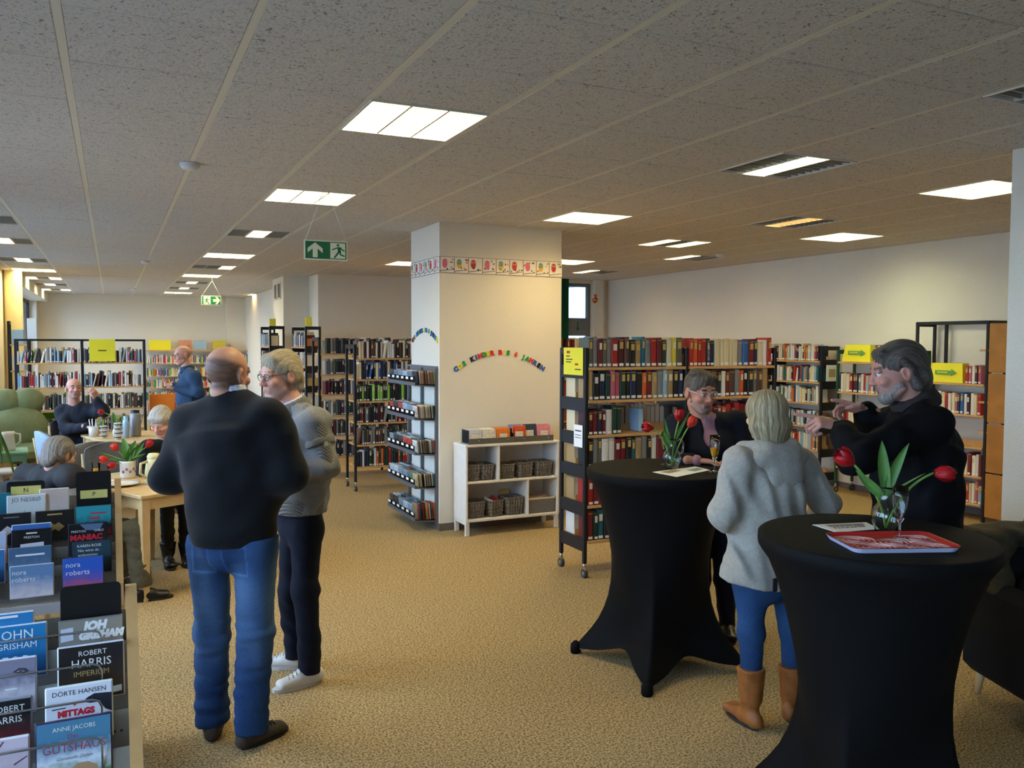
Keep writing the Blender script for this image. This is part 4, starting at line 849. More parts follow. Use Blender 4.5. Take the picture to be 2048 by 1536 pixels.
# near rack
audiobook(-.287, 2.255, 1.13, .135, .125, '#1f7ab0', '#0f3f70', 'blue audiobook with large white serif title on the wire guarded rack', [('JOHN', .029, TW, .24, .74), ('GRISHAM', .020, TW, .22, .56), ('FOR', .032, TW, .3, .25)], edge='#d8dfe4')
audiobook(-.33, 2.275, 1.155, .15, .12, '#2a7cb4', '#2a7cb4', 'pale blue audiobook sleeve behind the blue one with white serif title', [('=============', .010, TW, .3, .90)], edge='#e0e0dc')
audiobook(-.128, 2.255, 1.125, .142, .125, '#8f887c', '#5d564c', 'grey audiobook with jagged white lettering below the blank divider', [('JOH', .027, TW, .38, .78, 'LEFT', .2, .002), ('GRISHAM', .023, TW, .3, .61, 'LEFT', .2, .002)], edge='#77726a', art=[('#d0d4e0', [(.03, .6), (.22, .62), (.22, .86), (.03, .84)])])
audiobook(-.295, 2.18, 1.075, .125, .125, '#8a8496', '#a9a2a8', 'grey audiobook showing half a pale face on the wire guarded rack', [('======', .007, TW, .5, .45), ('========', .018, TK, .3, .2, 'LEFT', .3)], band='#d8d0d4', edge='#e6e6ea', art=[('#3d3944', [(.62, .76), (.72, .82), (.83, .8), (.88, .74), (.76, .71)]), ('#d9d6dc', [(.67, .76), (.75, .79), (.83, .75), (.75, .735)]), ('#2c2830', [(.73, .77), (.77, .77), (.77, .745), (.73, .745)])])
audiobook(-.128, 2.18, 1.085, .142, .128, '#211d1f', '#3f2c12', 'black audiobook with white capitals and gold subtitle', [('ROBERT', .0165, TW, .52, .80, C_), ('HARRIS', .026, TW, .5, .60, C_), ('IMPERIUM', .0175, TG, .5, .44, C_)], edge='#e0dfe4', art=[('#cfd6d2', [(.5, .05), (.95, .09), (.95, .2), (.5, .16)])])
audiobook(-.29, 2.105, 1.01, .115, .12, '#1c1a1c', '#a02028', 'dark red audiobook with white capitals on the wire guarded rack', [('ROBERT', .018, TW, .3, .78), ('HARRIS', .020, TW, .26, .58)], band='#5c2226', edge='#8a8c98')
audiobook(-.15, 2.105, 1.02, .138, .125, '#e4e4ea', '#dcdce4', 'white audiobook with a black goat head and red title', [('DÖRTE HANSEN', .0148, TK, .5, .83, C_), ('MITTAGS', .018, TR, .45, .47, C_, 0, .0012)], edge='#eef0ea', art=[('#22242e', [(.55, .68), (.62, .75), (.72, .80), (.98, .78), (.98, .45), (.88, .5), (.80, .64), (.66, .64)]), ('#d8503a', [(.40, .66), (.44, .70), (.46, .66), (.43, .63)]), ('#3a3a40', [(.1, .62), (.3, .63), (.3, .61), (.1, .6)])])
audiobook(-.165, 2.03, .972, .15, .135, '#4f86a4', '#4f7a3c', 'painterly manor house audiobook with rose capitals at the bottom', [('ANNE JACOBS', .013, TW, .5, .83, C_), ('Das', .014, TP, .48, .70, C_), ('GUTSHAUS', .0245, TP, .5, .50, C_), ('Glanzvolle Zeiten', .010, TGR, .5, .38, C_, .3)], band='#dfe6ec', edge='#3a2c48', art=[('#b8936a', [(.45, .05), (.45, .22), (.55, .3), (.68, .3), (.8, .22), (.8, .05)])])
audiobook(-.275, 2.03, .955, .10, .11, '#d4c3cc', '#b8a4b4', 'pale pink audiobook low on the wire guarded rack', [('=====', .008, TGR, .5, .3)], edge='#eceae6', art=[('#6a3a4a', [(.3, .7), (.5, .95), (.53, .94), (.34, .7)]), ('#6a3a4a', [(.7, .5), (.95, .62), (.96, .6), (.71, .47)])])
# far rack, three columns
audiobook(-0.402, 3.985, 1.163, .142, .128, '#dfe3e0', '#cdd8d4', 'white audiobook with green spire under the letter N', [('JO NESBØ', .0235, TGR, .5, .78, C_)], edge='#eceff0', art=[('#a8ab6a', [(.34, .1), (.42, .3), (.45, .55), (.48, .3), (.56, .1)])])
audiobook(-0.490, 4.0, 1.175, .1, .1, '#1d7f92', '#165a72', 'teal audiobook partly behind the white one under the letter N', edge='#2a8a98')
audiobook(-0.285, 4.005, 1.18, .11, .12, '#d8c0b4', '#e0d8d0', 'peach audiobook sleeve behind the plain grey tray', edge='#eeece8')
audiobook(-0.450, 3.912, 1.103, .14, .125, '#1b1c20', '#1b1c20', 'black disc case with silver crest on the letter divider rack', [('=========', .011, TGR, .5, .84, C_)], edge='#3a3d42', art=[('#b8bcc4', [(.25, .45), (.4, .6), (.5, .52), (.6, .6), (.75, .45), (.6, .3), (.5, .38), (.4, .3)])])
audiobook(-0.295, 3.912, 1.103, .14, .125, '#1d1b1a', '#1d1b1a', 'black disc case with gold crest on the letter divider rack', [('=========', .011, TG, .5, .84, C_)], edge='#3a3d42', art=[('#b09a5a', [(.25, .45), (.4, .6), (.5, .52), (.6, .6), (.75, .45), (.6, .3), (.5, .38), (.4, .3)])])
audiobook(-0.375, 3.842, 1.047, .142, .125, '#15161a', '#1c1d22', 'black audiobook with white patch on the letter divider rack', [('=======', .010, TW, .5, .84, C_), ('PRESTON', .013, TW, .5, .7, C_)], edge='#3a3a60', art=[('#e4e2e8', [(.22, .3), (.8, .33), (.8, .56), (.22, .53)])])
audiobook(-0.375, 3.86, 1.065, .14, .11, '#3f74b8', '#5a3a6a', 'blue purple audiobook peeking out behind the black one with white patch', edge='#d0d4e0')
audiobook(-0.380, 3.77, .99, .15, .125, '#4a6a8a', '#8a9cb4', 'slate blue audiobook with white peak on the letter divider rack', [('==============', .013, TW, .5, .72, C_, .2)], edge='#6a7a90', art=[('#dfe4ea', [(.3, .1), (.45, .3), (.55, .42), (.65, .3), (.8, .1)])])
audiobook(-0.370, 3.698, .935, .15, .125, '#6a8cb4', '#d9cfd4', 'misty blue audiobook with white lowercase title, beside the violet one', [('nora', .026, TW, .05, .72), ('roberts', .026, TW, .05, .5)], edge='#b8c4d0')
audiobook(-0.190, 3.698, .945, .145, .128, '#2f5ec0', '#c0545a', 'violet sunset audiobook with white lowercase title', [('nora', .028, TW, .07, .72), ('roberts', .028, TW, .07, .48), ('Schattenmond', .013, TGR, .07, .34)], band='#6a58b0', edge='#3a58a0')
audiobook(-0.158, 3.77, .992, .142, .128, '#26424e', '#101418', 'dark teal audiobook with three lines of white serif', [('KAREN ROSE', .015, TW, .12, .82), ('Nie wirst du', .015, TW, .14, .68), ('entkommen', .015, TW, .14, .54)], edge='#20303a')
audiobook(-0.175, 3.842, 1.052, .145, .13, '#14161c', '#2a3038', 'black audiobook with large red title capitals', [('PRESTON', .0125, TW, .08, .72), ('CHILD', .0125, TW, .66, .72), ('MANIAC', .031, TR, .05, .48, 'LEFT', 0, .0015)], edge='#24262c', art=[('#5a6f8c', [(.3, .97), (.9, .97), (.8, .75), (.45, .78)])])
audiobook(-0.150, 3.912, 1.112, .138, .13, '#2f9aa4', '#b02a40', 'teal and red audiobook below the letter P', [('===========', .010, TR, .4, .72, 'LEFT', 0, .001), ('====', .016, TR, .4, .55), ('======', .014, TW, .35, .28)], band='#1a2a30', edge='#1d2a38')
audiobook(-0.535, 3.985, 1.15, .10, .12, '#7a7f84', '#b8bcc0', 'grey audiobook beside the white one with green spire', edge='#e8e8ea')
audiobook(-0.520, 3.842, 1.045, .13, .125, '#b8c8e0', '#e0a098', 'pale blue audiobook with pink skyline on the letter divider rack', edge='#f0c8c4')
audiobook(-0.540, 3.77, .99, .15, .13, '#3a7ab8', '#1f4f8c', 'framed blue sea audiobook on the letter divider rack', [('==========', .01, TW, .2, .7)], edge='#dfe6ee')
audiobook(-0.570, 3.698, .935, .15, .125, '#14202c', '#1b3a54', 'dark navy audiobook with slanted white capitals', [('=========', .010, TW, .3, .82), ('======', .024, TW, .3, .5, 'LEFT', 0, .001), ('SELL ANGST', .022, TW, .2, .28, 'LEFT', 0, .001)], edge='#24384a', art=[('#6ab0e0', [(.72, .78), (.84, .92), (.94, .86), (.9, .72), (.78, .7)])])
# letter dividers
def divider(X, Y, z0, z1, w, letter, lab):
    t = thing('divider', lab, 'divider', (X, Y, z0)); t.rotation_euler = (-.12, 0, 0)
    b_ = B(); h = z1-z0; r = .012; pts = [(0, 0, 0), (w, 0, 0), (w, 0, h-r)]+[(w-r+r*math.cos(a), 0, h-r+r*math.sin(a)) for a in (PI/6, PI/3, PI/2)]+[(r-r*math.sin(a), 0, h-r+r*math.cos(a)) for a in (0, PI/6, PI/3, PI/2)]
    b_.poly(pts, (0, .004, 0)); obj('plate', b_, mat('black_divider_plastic', '#0e0e10', .4), t)
    if letter:
        s = obj('letter_strip', B().box(.015, w-.015, -.0015, 0, h-.055 if letter == 'N' else h-.115, h-.02 if letter == 'N' else h-.08), mat('pale_yellow_strip', '#e2d67a', .6), t)
        txt(letter, .026, TK, s, (w/2, -.002, (h-.046 if letter == 'N' else h-.106)), (PI/2, 0, 0), C_)
divider(-.405, 4.03, 1.03, 1.215, .14, 'N', 'black divider with yellow strip reading N')
divider(-.148, 4.03, 1.03, 1.24, .135, 'P', 'black divider with yellow strip reading P')
divider(-.125, 2.30, 1.06, 1.20, .135, '', 'blank black divider at the top of the wire guarded rack')
# ------------------------------------------------------------------ people: smooth distance-field figures
PJ = {}
PJ['A'] = dict(base=(0.488, 3.968), f=(0.716, 0.693, -0.081), pel=(-0.012, -0.029, 0.977), chest=(-0.015, -0.007, 1.358), neck=(-0.007, 0.000, 1.549), head=(-0.018, 0.010, 1.650), sL=(-0.170, 0.158, 1.413), sR=(0.149, -0.146, 1.439), eL=(-0.262, 0.211, 1.180), eR=(0.211, -0.187, 1.218), wL=(-0.144, 0.396, 1.114), wR=(0.220, 0.090, 1.111), hL=(-0.102, 0.042, 0.891), hR=(0.074, -0.106, 0.906), kL=(-0.099, 0.040, 0.477), kR=(0.070, -0.127, 0.499), aL=(-0.106, 0.023, 0.089), aR=(0.043, -0.135, 0.111), tL=(-0.068, 0.233, 0.005), tR=(0.212, -0.041, 0.054))
PJ['B'] = dict(base=(0.902, 4.545), f=(-0.917, -0.372, -0.142), pel=(-0.016, -0.008, 0.875), chest=(0.006, -0.019, 1.278), neck=(-0.031, 0.008, 1.458), head=(-0.101, 0.017, 1.619), sL=(0.042, -0.164, 1.380), sR=(-0.022, 0.176, 1.364), eL=(0.085, -0.218, 1.161), eR=(-0.035, 0.234, 1.099), wL=(-0.070, -0.178, 1.165), wR=(-0.136, 0.151, 1.130), hL=(0.003, -0.108, 0.839), hR=(-0.019, 0.078, 0.805), kL=(-0.008, -0.143, 0.505), kR=(-0.039, 0.090, 0.446), aL=(0.010, -0.139, 0.123), aR=(-0.018, 0.117, 0.106), tL=(-0.188, -0.171, 0.061), tR=(-0.130, 0.178, 0.052))
PJ['C'] = dict(base=(2.825, 3.105), f=(0.194, 0.976, -0.102), pel=(-0.038, -0.029, 0.746), chest=(-0.009, -0.022, 1.126), neck=(-0.016, -0.009, 1.304), head=(-0.024, 0.003, 1.453), sL=(-0.211, -0.031, 1.230), sR=(0.208, -0.010, 1.202), eL=(-0.291, -0.027, 1.019), eR=(0.329, -0.044, 1.019), wL=(-0.075, 0.108, 0.902), wR=(0.440, 0.119, 0.904), hL=(-0.130, -0.032, 0.709), hR=(0.076, -0.042, 0.688), kL=(-0.131, -0.046, 0.446), kR=(0.117, -0.065, 0.416), aL=(-0.143, -0.067, 0.161), aR=(0.092, -0.079, 0.137), tL=(-0.126, 0.063, 0.035), tR=(0.238, 0.045, 0.025))
PJ['D'] = dict(base=(3.235, 2.624), f=(-0.803, 0.545, -0.241), pel=(-0.001, -0.013, 0.967), chest=(0.018, -0.002, 1.324), neck=(0.002, 0.017, 1.543), head=(-0.090, 0.034, 1.673), sL=(-0.089, -0.144, 1.453), sR=(0.086, 0.159, 1.424), eL=(-0.452, -0.090, 1.334), eR=(0.122, 0.325, 1.329), wL=(-0.400, 0.069, 1.442), wR=(-0.060, 0.232, 1.484), hL=(-0.035, -0.088, 0.919), hR=(0.048, 0.070, 0.876), kL=(-0.047, -0.105, 0.515), kR=(0.040, 0.051, 0.464), aL=(-0.033, -0.111, 0.106), aR=(0.027, 0.038, 0.109), tL=(-0.232, -0.085, 0.075), tR=(-0.155, 0.078, 0.080))
PJ['E'] = dict(base=(3.308, 4.159), f=(-0.095, -0.982, -0.163), pel=(-0.001, -0.018, 0.804), chest=(-0.027, -0.019, 1.161), neck=(-0.062, -0.026, 1.337), head=(-0.116, -0.058, 1.499), sR=(-0.200, 0.048, 1.294), sL=(0.158, -0.066, 1.296), eR=(-0.294, -0.030, 1.086), eL=(0.136, -0.179, 1.080), wR=(-0.283, -0.244, 1.124), wL=(-0.088, -0.292, 1.111), hR=(-0.066, 0.010, 0.743), hL=(0.067, -0.054, 0.743), kR=(-0.096, -0.042, 0.355), kL=(0.074, -0.078, 0.344), aR=(-0.069, -0.023, 0.123), aL=(0.096, -0.079, 0.117), tR=(-0.195, -0.185, 0.110), tL=(-0.017, -0.248, 0.104))
PJ['F'] = dict(base=(0.608, 7.557), f=(-0.399, -0.767, -0.503), pel=(-0.018, -0.044, 0.471), chest=(-0.201, -0.137, 0.839), neck=(-0.199, -0.152, 0.989), head=(-0.259, -0.203, 1.155), sR=(-0.361, -0.244, 0.942), sL=(-0.005, -0.114, 0.934), eR=(-0.399, -0.314, 0.754), eL=(0.006, -0.264, 0.712), wR=(-0.343, -0.541, 0.728), wL=(-0.198, -0.500, 0.712), hR=(-0.074, -0.106, 0.478), hL=(0.051, -0.023, 0.453), kR=(-0.233, -0.380, 0.585), kL=(-0.106, -0.352, 0.563), aR=(-0.229, -0.296, 0.133), aL=(-0.093, -0.294, 0.119), tR=(-0.209, -0.508, 0.060), tL=(-0.071, -0.485, 0.051))
PJ['G'] = dict(base=(-0.354, 6.553), f=(0.700, 0.646, -0.305), pel=(-0.014, -0.052, 0.443), chest=(-0.050, -0.041, 0.719), neck=(-0.022, -0.056, 0.898), head=(0.024, -0.082, 1.028), sR=(0.097, -0.257, 0.895), sL=(-0.196, 0.190, 0.860), eR=(0.138, -0.289, 0.663), eL=(-0.137, 0.313, 0.575), wR=(0.174, 0.068, 0.807), wL=(0.114, 0.285, 0.815), hR=(0.062, -0.174, 0.478), hL=(-0.027, 0.088, 0.442), kR=(0.471, -0.189, 0.501), kL=(0.417, 0.099, 0.441), aR=(0.514, -0.230, 0.128), aL=(0.378, 0.098, 0.088), tR=(0.674, -0.211, 0.032), tL=(0.450, 0.171, 0.009))
PJ['H'] = dict(base=(-0.365, 11.000), f=(0.241, -0.967, 0.082), pel=(-0.014, -0.034, 0.564), chest=(-0.006, -0.063, 0.903), neck=(-0.027, -0.088, 1.079), head=(-0.032, -0.154, 1.255), sR=(-0.163, -0.051, 0.988), sL=(0.157, -0.136, 0.996), eR=(-0.118, -0.248, 0.809), eL=(0.274, -0.422, 1.013), wR=(0.112, -0.543, 0.850), wL=(0.191, -0.431, 1.152), hR=(-0.066, -0.010, 0.552), hL=(0.054, -0.067, 0.552), kR=(0.028, -0.540, 0.586), kL=(0.178, -0.610, 0.587), aR=(0.045, -0.522, 0.248), aL=(0.196, -0.593, 0.249), tR=(0.051, -0.747, 0.227), tL=(0.213, -0.824, 0.227))
PJ['I'] = dict(base=(0.860, 11.194), f=(-0.958, -0.266, -0.104), pel=(0.004, -0.023, 0.888), chest=(0.011, -0.005, 1.272), neck=(-0.019, 0.019, 1.465), head=(-0.068, 0.029, 1.626), sL=(0.049, -0.195, 1.366), sR=(-0.031, 0.197, 1.365), eL=(0.097, -0.273, 1.173), eR=(-0.041, 0.256, 1.147), wL=(-0.157, -0.094, 1.225), wR=(-0.163, 0.165, 1.255), hL=(0.002, -0.112, 0.858), hR=(0.004, 0.063, 0.844), kL=(-0.010, -0.126, 0.495), kR=(-0.020, 0.054, 0.475), aL=(-0.011, -0.144, 0.157), aR=(-0.020, 0.037, 0.144), tL=(-0.119, -0.118, 0.111), tR=(-0.118, 0.059, 0.103))
def nrm(v): v = np.asarray(v, float); return v/(np.linalg.norm(v)+1e-12)
def ev(p, P):
    k = p[0]
    if k == 'c':
        a, b, ra, rb = np.array(p[1], float), np.array(p[2], float), p[3], p[4]; ab = b-a
        t = np.clip(((P-a)@ab)/(ab@ab+1e-12), 0, 1); return np.linalg.norm(P-a-t[..., None]*ab, axis=-1)-(ra+(rb-ra)*t)
    if k == 'e':
        q = P-np.array(p[1], float)
        if p[3] is not None: q = q@p[3]
        r_ = np.array(p[2], float); k0 = np.linalg.norm(q/r_, axis=-1); k1 = np.linalg.norm(q/(r_*r_), axis=-1); return k0*(k0-1)/(k1+1e-9)
    a, b, w = np.array(p[1], float), np.array(p[2], float), nrm(p[3]); ab = b-a; L_ = np.linalg.norm(ab); ax = ab/L_
    w = nrm(w-ax*(w@ax)); dd = np.cross(ax, w); q = P-a; t = q@ax; tc = np.clip(t/L_, 0, 1); ex = t-tc*L_
    rw = p[4][0]+(p[5][0]-p[4][0])*tc; rd = p[4][1]+(p[5][1]-p[4][1])*tc; m = np.minimum(rw, rd)
    return (np.sqrt(((q@w)/rw)**2+((q@dd)/rd)**2+(ex/m)**2)-1)*m
def bb(p):
    if p[0] == 'e': m = max(p[2]); return np.array(p[1])-m, np.array(p[1])+m
    m = max(p[3], p[4]) if p[0] == 'c' else max(*p[4], *p[5]); a, b = np.array(p[1], float), np.array(p[2], float)
    return np.minimum(a, b)-m, np.maximum(a, b)+m
def field(prims, res, k, subs=(), cuts=(), disp=None):
    lo = np.min([bb(p)[0] for p in prims], 0)-3*res-.012; hi = np.max([bb(p)[1] for p in prims], 0)+3*res+.012
    n = np.ceil((hi-lo)/res).astype(int)+1; D = np.full(n, .2)
    axs = [lo[i]+res*np.arange(n[i]) for i in range(3)]
    def sl(p, pad):
        a, b = bb(p); i0 = np.maximum(0, ((a-pad-lo)/res).astype(int)); i1 = np.minimum(n, ((b+pad-lo)/res).astype(int)+2)
        S_ = tuple(slice(i0[i], i1[i]) for i in range(3)); return S_, np.stack(np.meshgrid(*[axs[i][S_[i]] for i in range(3)], indexing='ij'), -1)
    for p in prims:
        S_, P = sl(p, k+3*res); d = ev(p, P); o = D[S_]; h = np.clip(.5+.5*(o-d)/k, 0, 1); D[S_] = o*(1-h)+d*h-k*h*(1-h)
    for p, ks in subs:
        S_, P = sl(p, ks+2*res); d = -ev(p, P); o = D[S_]; h = np.clip(.5-.5*(o-d)/ks, 0, 1); D[S_] = o*(1-h)+d*h+ks*h*(1-h)
    if disp or cuts:
        P = np.stack(np.meshgrid(*axs, indexing='ij'), -1)
        if disp: D = D+disp(P)
        for (c, nv) in cuts: D = np.maximum(D, (P-np.array(c, float))@nrm(nv))
    return D, lo
_CO = np.array([[i, j, k] for i in (0, 1) for j in (0, 1) for k in (0, 1)])
_ED = [(a, b) for a in range(8) for b in range(a+1, 8) if np.abs(_CO[a]-_CO[b]).sum() == 1]
def nets(D, lo, res):
    I = D < 0; n = np.array(D.shape)-1
    cnt = sum(I[c[0]:c[0]+n[0], c[1]:c[1]+n[1], c[2]:c[2]+n[2]].astype(np.int8) for c in _CO)
    idx = np.argwhere((cnt > 0) & (cnt < 8)); vid = np.full(n, -1); vid[tuple(idx.T)] = np.arange(len(idx))
    V = np.stack([D[idx[:, 0]+c[0], idx[:, 1]+c[1], idx[:, 2]+c[2]] for c in _CO], 1); acc = np.zeros((len(idx), 3)); ct = np.zeros(len(idx))
    for a, b in _ED:
        m = (V[:, a] < 0) != (V[:, b] < 0); t = np.where(m, V[:, a]/(V[:, a]-V[:, b]+1e-12), 0)
        acc += m[:, None]*(_CO[a]+t[:, None]*(_CO[b]-_CO[a])); ct += m
    v = lo+res*(idx+acc/ct[:, None]); F_ = []
    for ax in range(3):
        u_, w_ = (ax+1) % 3, (ax+2) % 3; A = [slice(None)]*3; C2 = [slice(None)]*3; A[ax] = slice(0, -1); C2[ax] = slice(1, None)
        E_ = np.argwhere(I[tuple(A)] != I[tuple(C2)]); E_ = E_[(E_[:, u_] > 0) & (E_[:, w_] > 0) & (E_[:, u_] < n[u_]) & (E_[:, w_] < n[w_])]
        du = np.zeros(3, int); dw = np.zeros(3, int); du[u_] = 1; dw[w_] = 1
        q = np.stack([vid[tuple((E_-du-dw).T)], vid[tuple((E_-dw).T)], vid[tuple(E_.T)], vid[tuple((E_-du).T)]], 1)
        fl = ~I[tuple(E_.T)]; q[fl] = q[fl][:, ::-1]; F_.append(q)
    return v, np.concatenate(F_)
def wob(seed, freq, amp, st=(1, 1, 1)):
    g = np.random.RandomState(seed); ds = g.normal(size=(5, 3))*freq*np.array(st); ph = g.uniform(0, 6, 5)
    def f(P):
        s = 0
        for k in range(5): s = s+np.sin(P@ds[k]+ph[k]+1.3*np.sin(P@ds[(k+2) % 5]*.6+k))
        return s*amp/2.2
    return f
def sdf_obj(name, parts, mats, parent, col=None, vec=None):
    """parts: list of (verts, faces, mat index)"""
    me = bpy.data.meshes.new(name); o = 0; VV = []; FF = []; MI = []
    for v, f, mi in parts: VV.append(v); FF += [tuple(int(i)+o for i in q) for q in f]; MI += [mi]*len(f); o += len(v)
    VV = np.concatenate(VV); me.from_pydata([tuple(p) for p in VV.tolist()], [], FF)
    for m in mats: me.materials.append(m)
    me.polygons.foreach_set('material_index', MI); me.polygons.foreach_set('use_smooth', [True]*len(FF))
    if col is not None:
        ca = me.color_attributes.new('Col', 'FLOAT_COLOR', 'POINT'); ca.data.foreach_set('color', np.concatenate([col(VV), np.ones((len(VV), 1))], 1).astype(np.float32).ravel())
    if vec is not None: va = me.attributes.new('Strand', 'FLOAT_VECTOR', 'POINT'); va.data.foreach_set('vector', vec(VV).astype(np.float32).ravel())
    me.update(); return link(name, me, parent)
def build(name, prims, res, k, m, parent, subs=(), cuts=(), disp=None, col=None, vec=None):
    D, lo = field(prims, res, k, subs, cuts, disp); v, f = nets(D, lo, res); return sdf_obj(name, [(v, f, 0)], [m], parent, col, vec)

SKIN = mat('skin', '#ffffff', .5, .35, attr='Col', bump=(300, .06, .002)); EYEW = mat('eye_white', '#d8d2cc', .3); IRIS = mat('iris', '#2c2620', .2)
def hand(w, d, n, side, curl=(.5, .5, .5, .5), th=.4, s=1.0, point=False):
    """palm from wrist w along d, palm normal n (towards the palm side); side=+1 puts the thumb along cross(d, n)"""
    d = nrm(d); n = nrm(np.asarray(n, float)-d*(np.dot(n, d))); x = np.cross(d, n)*side; w = np.asarray(w, float); P = []
    P.append(('t', w+d*.005, w+d*.075*s, x, (.028*s, .017*s), (.040*s, .014*s)))
    L_ = [(.042, .026, .02), (.046, .030, .022), (.043, .028, .021), (.034, .021, .018)]
    for i in range(4):
        o = w+d*(.085-.006*abs(i-1))*s+x*(.030-.020*i)*s; dr = nrm(d+x*(.06-.05*i)); c = 0.08 if (point and i == 0) else curl[i]
        p0 = o; a = 0
        for j, l in enumerate(L_[i]):
            a += c*(1.0 if j else .8); dv = dr*math.cos(a)+n*math.sin(a); p1 = p0+dv*l*s; P.append(('c', p0, p1, (.0092-.0008*j)*s, (.0085-.0008*j)*s)); p0 = p1
    t0 = w+d*.03*s+x*.026*s; t1 = t0+nrm(x*.8+d*.75+n*.35)*.038*s; t2 = t1+nrm(x*(.35-th)+d*.95+n*(.25+th*.5))*.030*s; t3 = t2+nrm(x*(.1-th)+d*.9+n*(.3+th*.4))*.024*s
    P += [('c', t0, t1, .014*s, .0115*s), ('c', t1, t2, .0112*s, .0098*s), ('c', t2, t3, .0098*s, .008*s)]
    return P
def head_frame(c, f, roll=0):
    y = nrm(f); x = nrm(np.cross(y, (0, 0, 1))); z = np.cross(x, y)
    if roll: x, z = x*math.cos(roll)+z*math.sin(roll), z*math.cos(roll)-x*math.sin(roll)
    return np.array(c, float), np.stack([x, y, z], 1)       # columns are the head axes
def T(H, p): return H[0]+H[1]@np.array(p, float)
def hp(H, P, s=1.0):
    out = []
    for p in P:
        if p[0] == 'e': out.append(('e', T(H, np.array(p[1])*s), tuple(np.array(p[2])*s), H[1] if p[3] is None else H[1]@p[3]))
        else: out.append(('c', T(H, np.array(p[1])*s), T(H, np.array(p[2])*s), p[3]*s, p[4]*s))
    return out
FACE = [('e', (0, -.012, .033), (.076, .097, .087), None), ('e', (0, .026, -.030), (.060, .066, .084), None), ('e', (0, .062, -.092), (.027, .024, .022), None),
        ('c', (-.048, .012, -.062), (-.018, .06, -.09), .020, .02), ('c', (.048, .012, -.062), (.018, .06, -.09), .020, .02),
        ('c', (-.036, .076, .030), (.036, .076, .030), .013, .013), ('c', (0, .083, .022), (0, .106, -.022), .0085, .0125), ('e', (-.0125, .096, -.026), (.009, .011, .008), None), ('e', (.0125, .096, -.026), (.009, .011, .008), None),
        ('e', (-.038, .062, -.022), (.024, .024, .022), None), ('e', (.038, .062, -.022), (.024, .024, .022), None),
        ('c', (-.020, .082, -.055), (.020, .082, -.055), .0065, .0065), ('c', (-.017, .080, -.067), (.017, .080, -.067), .0075, .0075),
        ('c', (-.046, .080, .0175), (-.018, .0865, .0175), .0056, .0056), ('c', (.046, .080, .0175), (.018, .0865, .0175), .0056, .0056)]
EARS = [('e', (s_*.079, -.014, -.004), (.010, .020, .033), None) for s_ in (-1, 1)]
EYES = [(s_*.031, .0755, .0085) for s_ in (-1, 1)]
